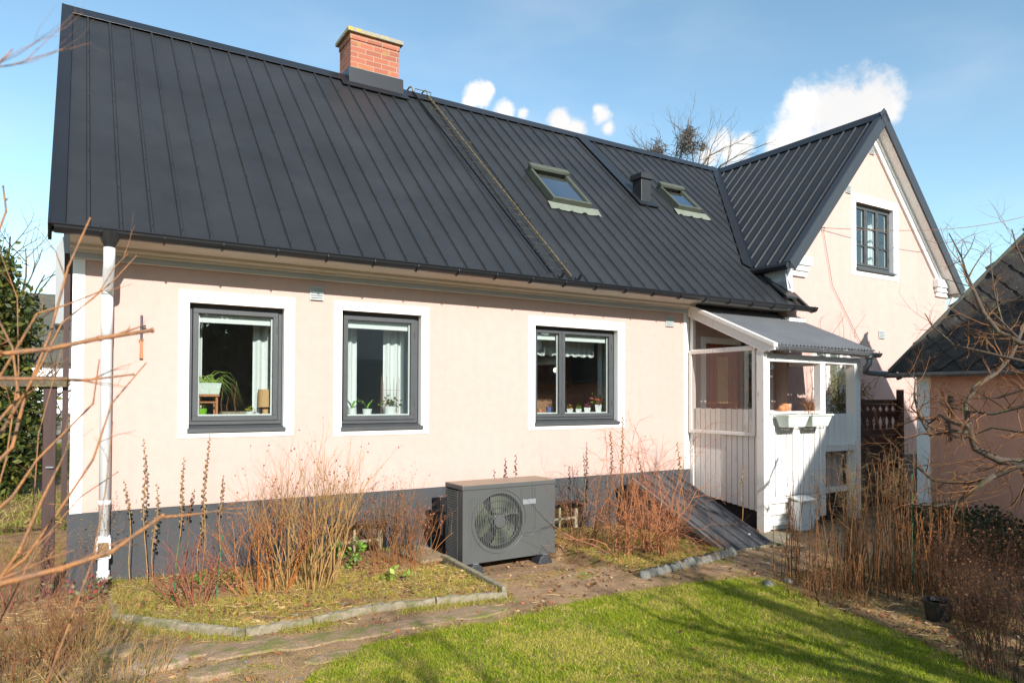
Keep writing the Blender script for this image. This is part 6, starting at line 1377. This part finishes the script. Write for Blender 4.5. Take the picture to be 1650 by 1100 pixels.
for k in range(8): a = k*.785; bx_, bz_ = hit(890,597,1,.36).x, hit(890,597,1,.36).z; t.prism([(bx_+.03*math.cos(a-.3),.36,bz_+.03*math.sin(a-.3)), (bx_+.075*math.cos(a),.36,bz_+.075*math.sin(a)), (bx_+.03*math.cos(a+.3),.36,bz_+.03*math.sin(a+.3))], (0,.003,0))
t.build('star', M['bronze'], o)
lc = MB(); n = 80
for i in range(n): 
    x = 4.55+i*1.13/n; d_ = .19+.02*abs(math.sin(i*.35)); lc.box(x, x+1.13/n*.72, .42+.006*math.sin(i), .424+.006*math.sin(i), 2.30-d_, 2.30)
lc.box(4.55, 5.68, .43, .432, 2.16, 2.31); tag(lc.build('lace_valance', M['curtain']), 'white lace valance across the top of the third window', 'curtain')
curtain(hit(964,600,1,.5).x, hit(986,600,1,.5).x+.1,'pale curtain strip at the right side of the third window', z0=1.4, z1=2.33, y=.5)
curtain(10.52,10.62,'white curtain strip at the left of the gable window', z0=3.7, z1=4.62, y=.1); curtain(11.30,11.44,'white curtain strip at the right of the gable window', z0=3.7, z1=4.62, y=.1)

# ------------------------------------------------------------ sky, sun, camera
SAZ, SEL = R(7.2), R(26.6)      # sun 7 degrees west of the garden side
world = D.worlds.new('World'); scene.world = world; world.use_nodes = True; nt = world.node_tree; nt.nodes.clear(); L = nt.links
out = N(nt, 'ShaderNodeOutputWorld'); bg = N(nt, 'ShaderNodeBackground'); sky = N(nt, 'ShaderNodeTexSky', sky_type='NISHITA')
sky.sun_disc = False; sky.sun_elevation = SEL; sky.sun_rotation = math.pi+SAZ; sky.air_density = 1.0; sky.dust_density = .25; sky.ozone_density = 1.2
bg.inputs['Strength'].default_value = SKY
tc = N(nt, 'ShaderNodeTexCoord')
def cdir(px_, py_): return ray(px_, py_).normalized()
blobs = [(1345,172,74),(1300,178,54),(1400,172,54),(1285,212,44),(1262,232,28),(1345,210,60),(1430,178,28),(1172,238,36),(1200,228,20),(1145,252,24),(770,152,20),(785,146,13),(757,165,11),(818,178,20),(842,184,13),(903,194,24),(928,206,20),(970,186,20),(980,206,15),(964,178,12)]
wv_ = N(nt, 'ShaderNodeTexNoise'); wv_.inputs['Scale'].default_value = 13; wv_.inputs['Detail'].default_value = 12; wv_.inputs['Roughness'].default_value = .68; L.new(tc.outputs['Generated'], wv_.inputs['Vector'])
cur = None
for (x, y, r_) in blobs:
    c_ = cdir(x, y); rr_ = (cdir(x+r_, y)-c_).length
    ds = N(nt, 'ShaderNodeVectorMath', operation='DISTANCE'); L.new(tc.outputs['Generated'], ds.inputs[0]); ds.inputs[1].default_value = c_
    dv_ = N(nt, 'ShaderNodeMath', operation='MULTIPLY_ADD'); L.new(ds.outputs['Value'], dv_.inputs[0]); dv_.inputs[1].default_value = -1/rr_; dv_.inputs[2].default_value = 1
    if cur is None: cur = dv_.outputs[0]
    else:
        mx = N(nt, 'ShaderNodeMath', operation='SMOOTH_MAX'); mx.inputs[2].default_value = .25; L.new(cur, mx.inputs[0]); L.new(dv_.outputs[0], mx.inputs[1]); cur = mx.outputs[0]
na = N(nt, 'ShaderNodeMath', operation='MULTIPLY_ADD'); L.new(wv_.outputs[0], na.inputs[0]); na.inputs[1].default_value = 2.7; na.inputs[2].default_value = -1.22
sm = N(nt, 'ShaderNodeMath', operation='ADD'); L.new(cur, sm.inputs[0]); L.new(na.outputs[0], sm.inputs[1])
mr = N(nt, 'ShaderNodeMapRange', interpolation_type='SMOOTHSTEP'); mr.inputs['From Min'].default_value = -.05; mr.inputs['From Max'].default_value = .72; L.new(sm.outputs[0], mr.inputs[0])
# thin high veil on the left
v2 = N(nt, 'ShaderNodeTexNoise'); v2.inputs['Scale'].default_value = 3.0; v2.inputs['Detail'].default_value = 5; mpv = N(nt, 'ShaderNodeMapping'); mpv.inputs['Scale'].default_value = (1,1,3.2); L.new(tc.outputs['Generated'], mpv.inputs[0]); L.new(mpv.outputs[0], v2.inputs['Vector'])
ve = N(nt, 'ShaderNodeMapRange', interpolation_type='SMOOTHSTEP'); ve.inputs['From Min'].default_value = .42; ve.inputs['From Max'].default_value = .78; ve.inputs['To Max'].default_value = .2; L.new(v2.outputs[0], ve.inputs[0])
mxm = N(nt, 'ShaderNodeMath', operation='MAXIMUM'); L.new(mr.outputs[0], mxm.inputs[0]); L.new(ve.outputs[0], mxm.inputs[1])
shd = N(nt, 'ShaderNodeTexNoise'); shd.inputs['Scale'].default_value = 9; shd.inputs['Detail'].default_value = 4; L.new(tc.outputs['Generated'], shd.inputs['Vector'])
crp = N(nt, 'ShaderNodeValToRGB'); e = crp.color_ramp.elements; e[0].position = .35; e[0].color = (.86,.85,.85,1); e[1].position = .60; e[1].color = (1,.985,.96,1); L.new(shd.outputs[0], crp.inputs[0])
csc = N(nt, 'ShaderNodeVectorMath', operation='SCALE'); csc.inputs['Scale'].default_value = CLOUD; L.new(crp.outputs[0], csc.inputs[0])
mixw = N(nt, 'ShaderNodeMix', data_type='RGBA', clamp_result=False); L.new(mxm.outputs[0], mixw.inputs['Factor']); tn = N(nt, 'ShaderNodeVectorMath', operation='MULTIPLY'); L.new(sky.outputs[0], tn.inputs[0]); tn.inputs[1].default_value = (.95,1.07,1.0); L.new(tn.outputs[0], mixw.inputs['A']); L.new(csc.outputs[0], mixw.inputs['B'])
L.new(mixw.outputs['Result'], bg.inputs['Color']); L.new(bg.outputs[0], out.inputs[0])
sl_ = D.lights.new('sun', 'SUN'); sl_.energy = SUN; sl_.angle = R(.53); sl_.color = (1,.95,.90); so = D.objects.new('sun', sl_); COL.objects.link(so)
to = Vector((-math.sin(SAZ)*math.cos(SEL), -math.cos(SAZ)*math.cos(SEL), math.sin(SEL))); so.rotation_euler = to.to_track_quat('Z', 'Y').to_euler(); so.location = to*40
cd = D.cameras.new('camera'); co = D.objects.new('camera', cd); COL.objects.link(co)
cd.sensor_width = 36; cd.lens = 36*FPX/1650; cd.shift_y = (PYP-550)/1650; cd.clip_end = 2000; cd.clip_start = .05
co.matrix_world = Matrix(((cr.x, cu.x, -cf.x, CAMP.x), (cr.y, cu.y, -cf.y, CAMP.y), (cr.z, cu.z, -cf.z, CAMP.z), (0,0,0,1)))
cd.dof.use_dof = True; cd.dof.focus_distance = 8.0; cd.dof.aperture_fstop = 5.0
scene.camera = co
scene.render.engine = 'CYCLES'; scene.cycles.max_bounces = 8; scene.cycles.transparent_max_bounces = 12
scene.view_settings.view_transform = 'Standard'; scene.view_settings.look = 'None'; scene.view_settings.exposure = EXPO; scene.view_settings.gamma = 1
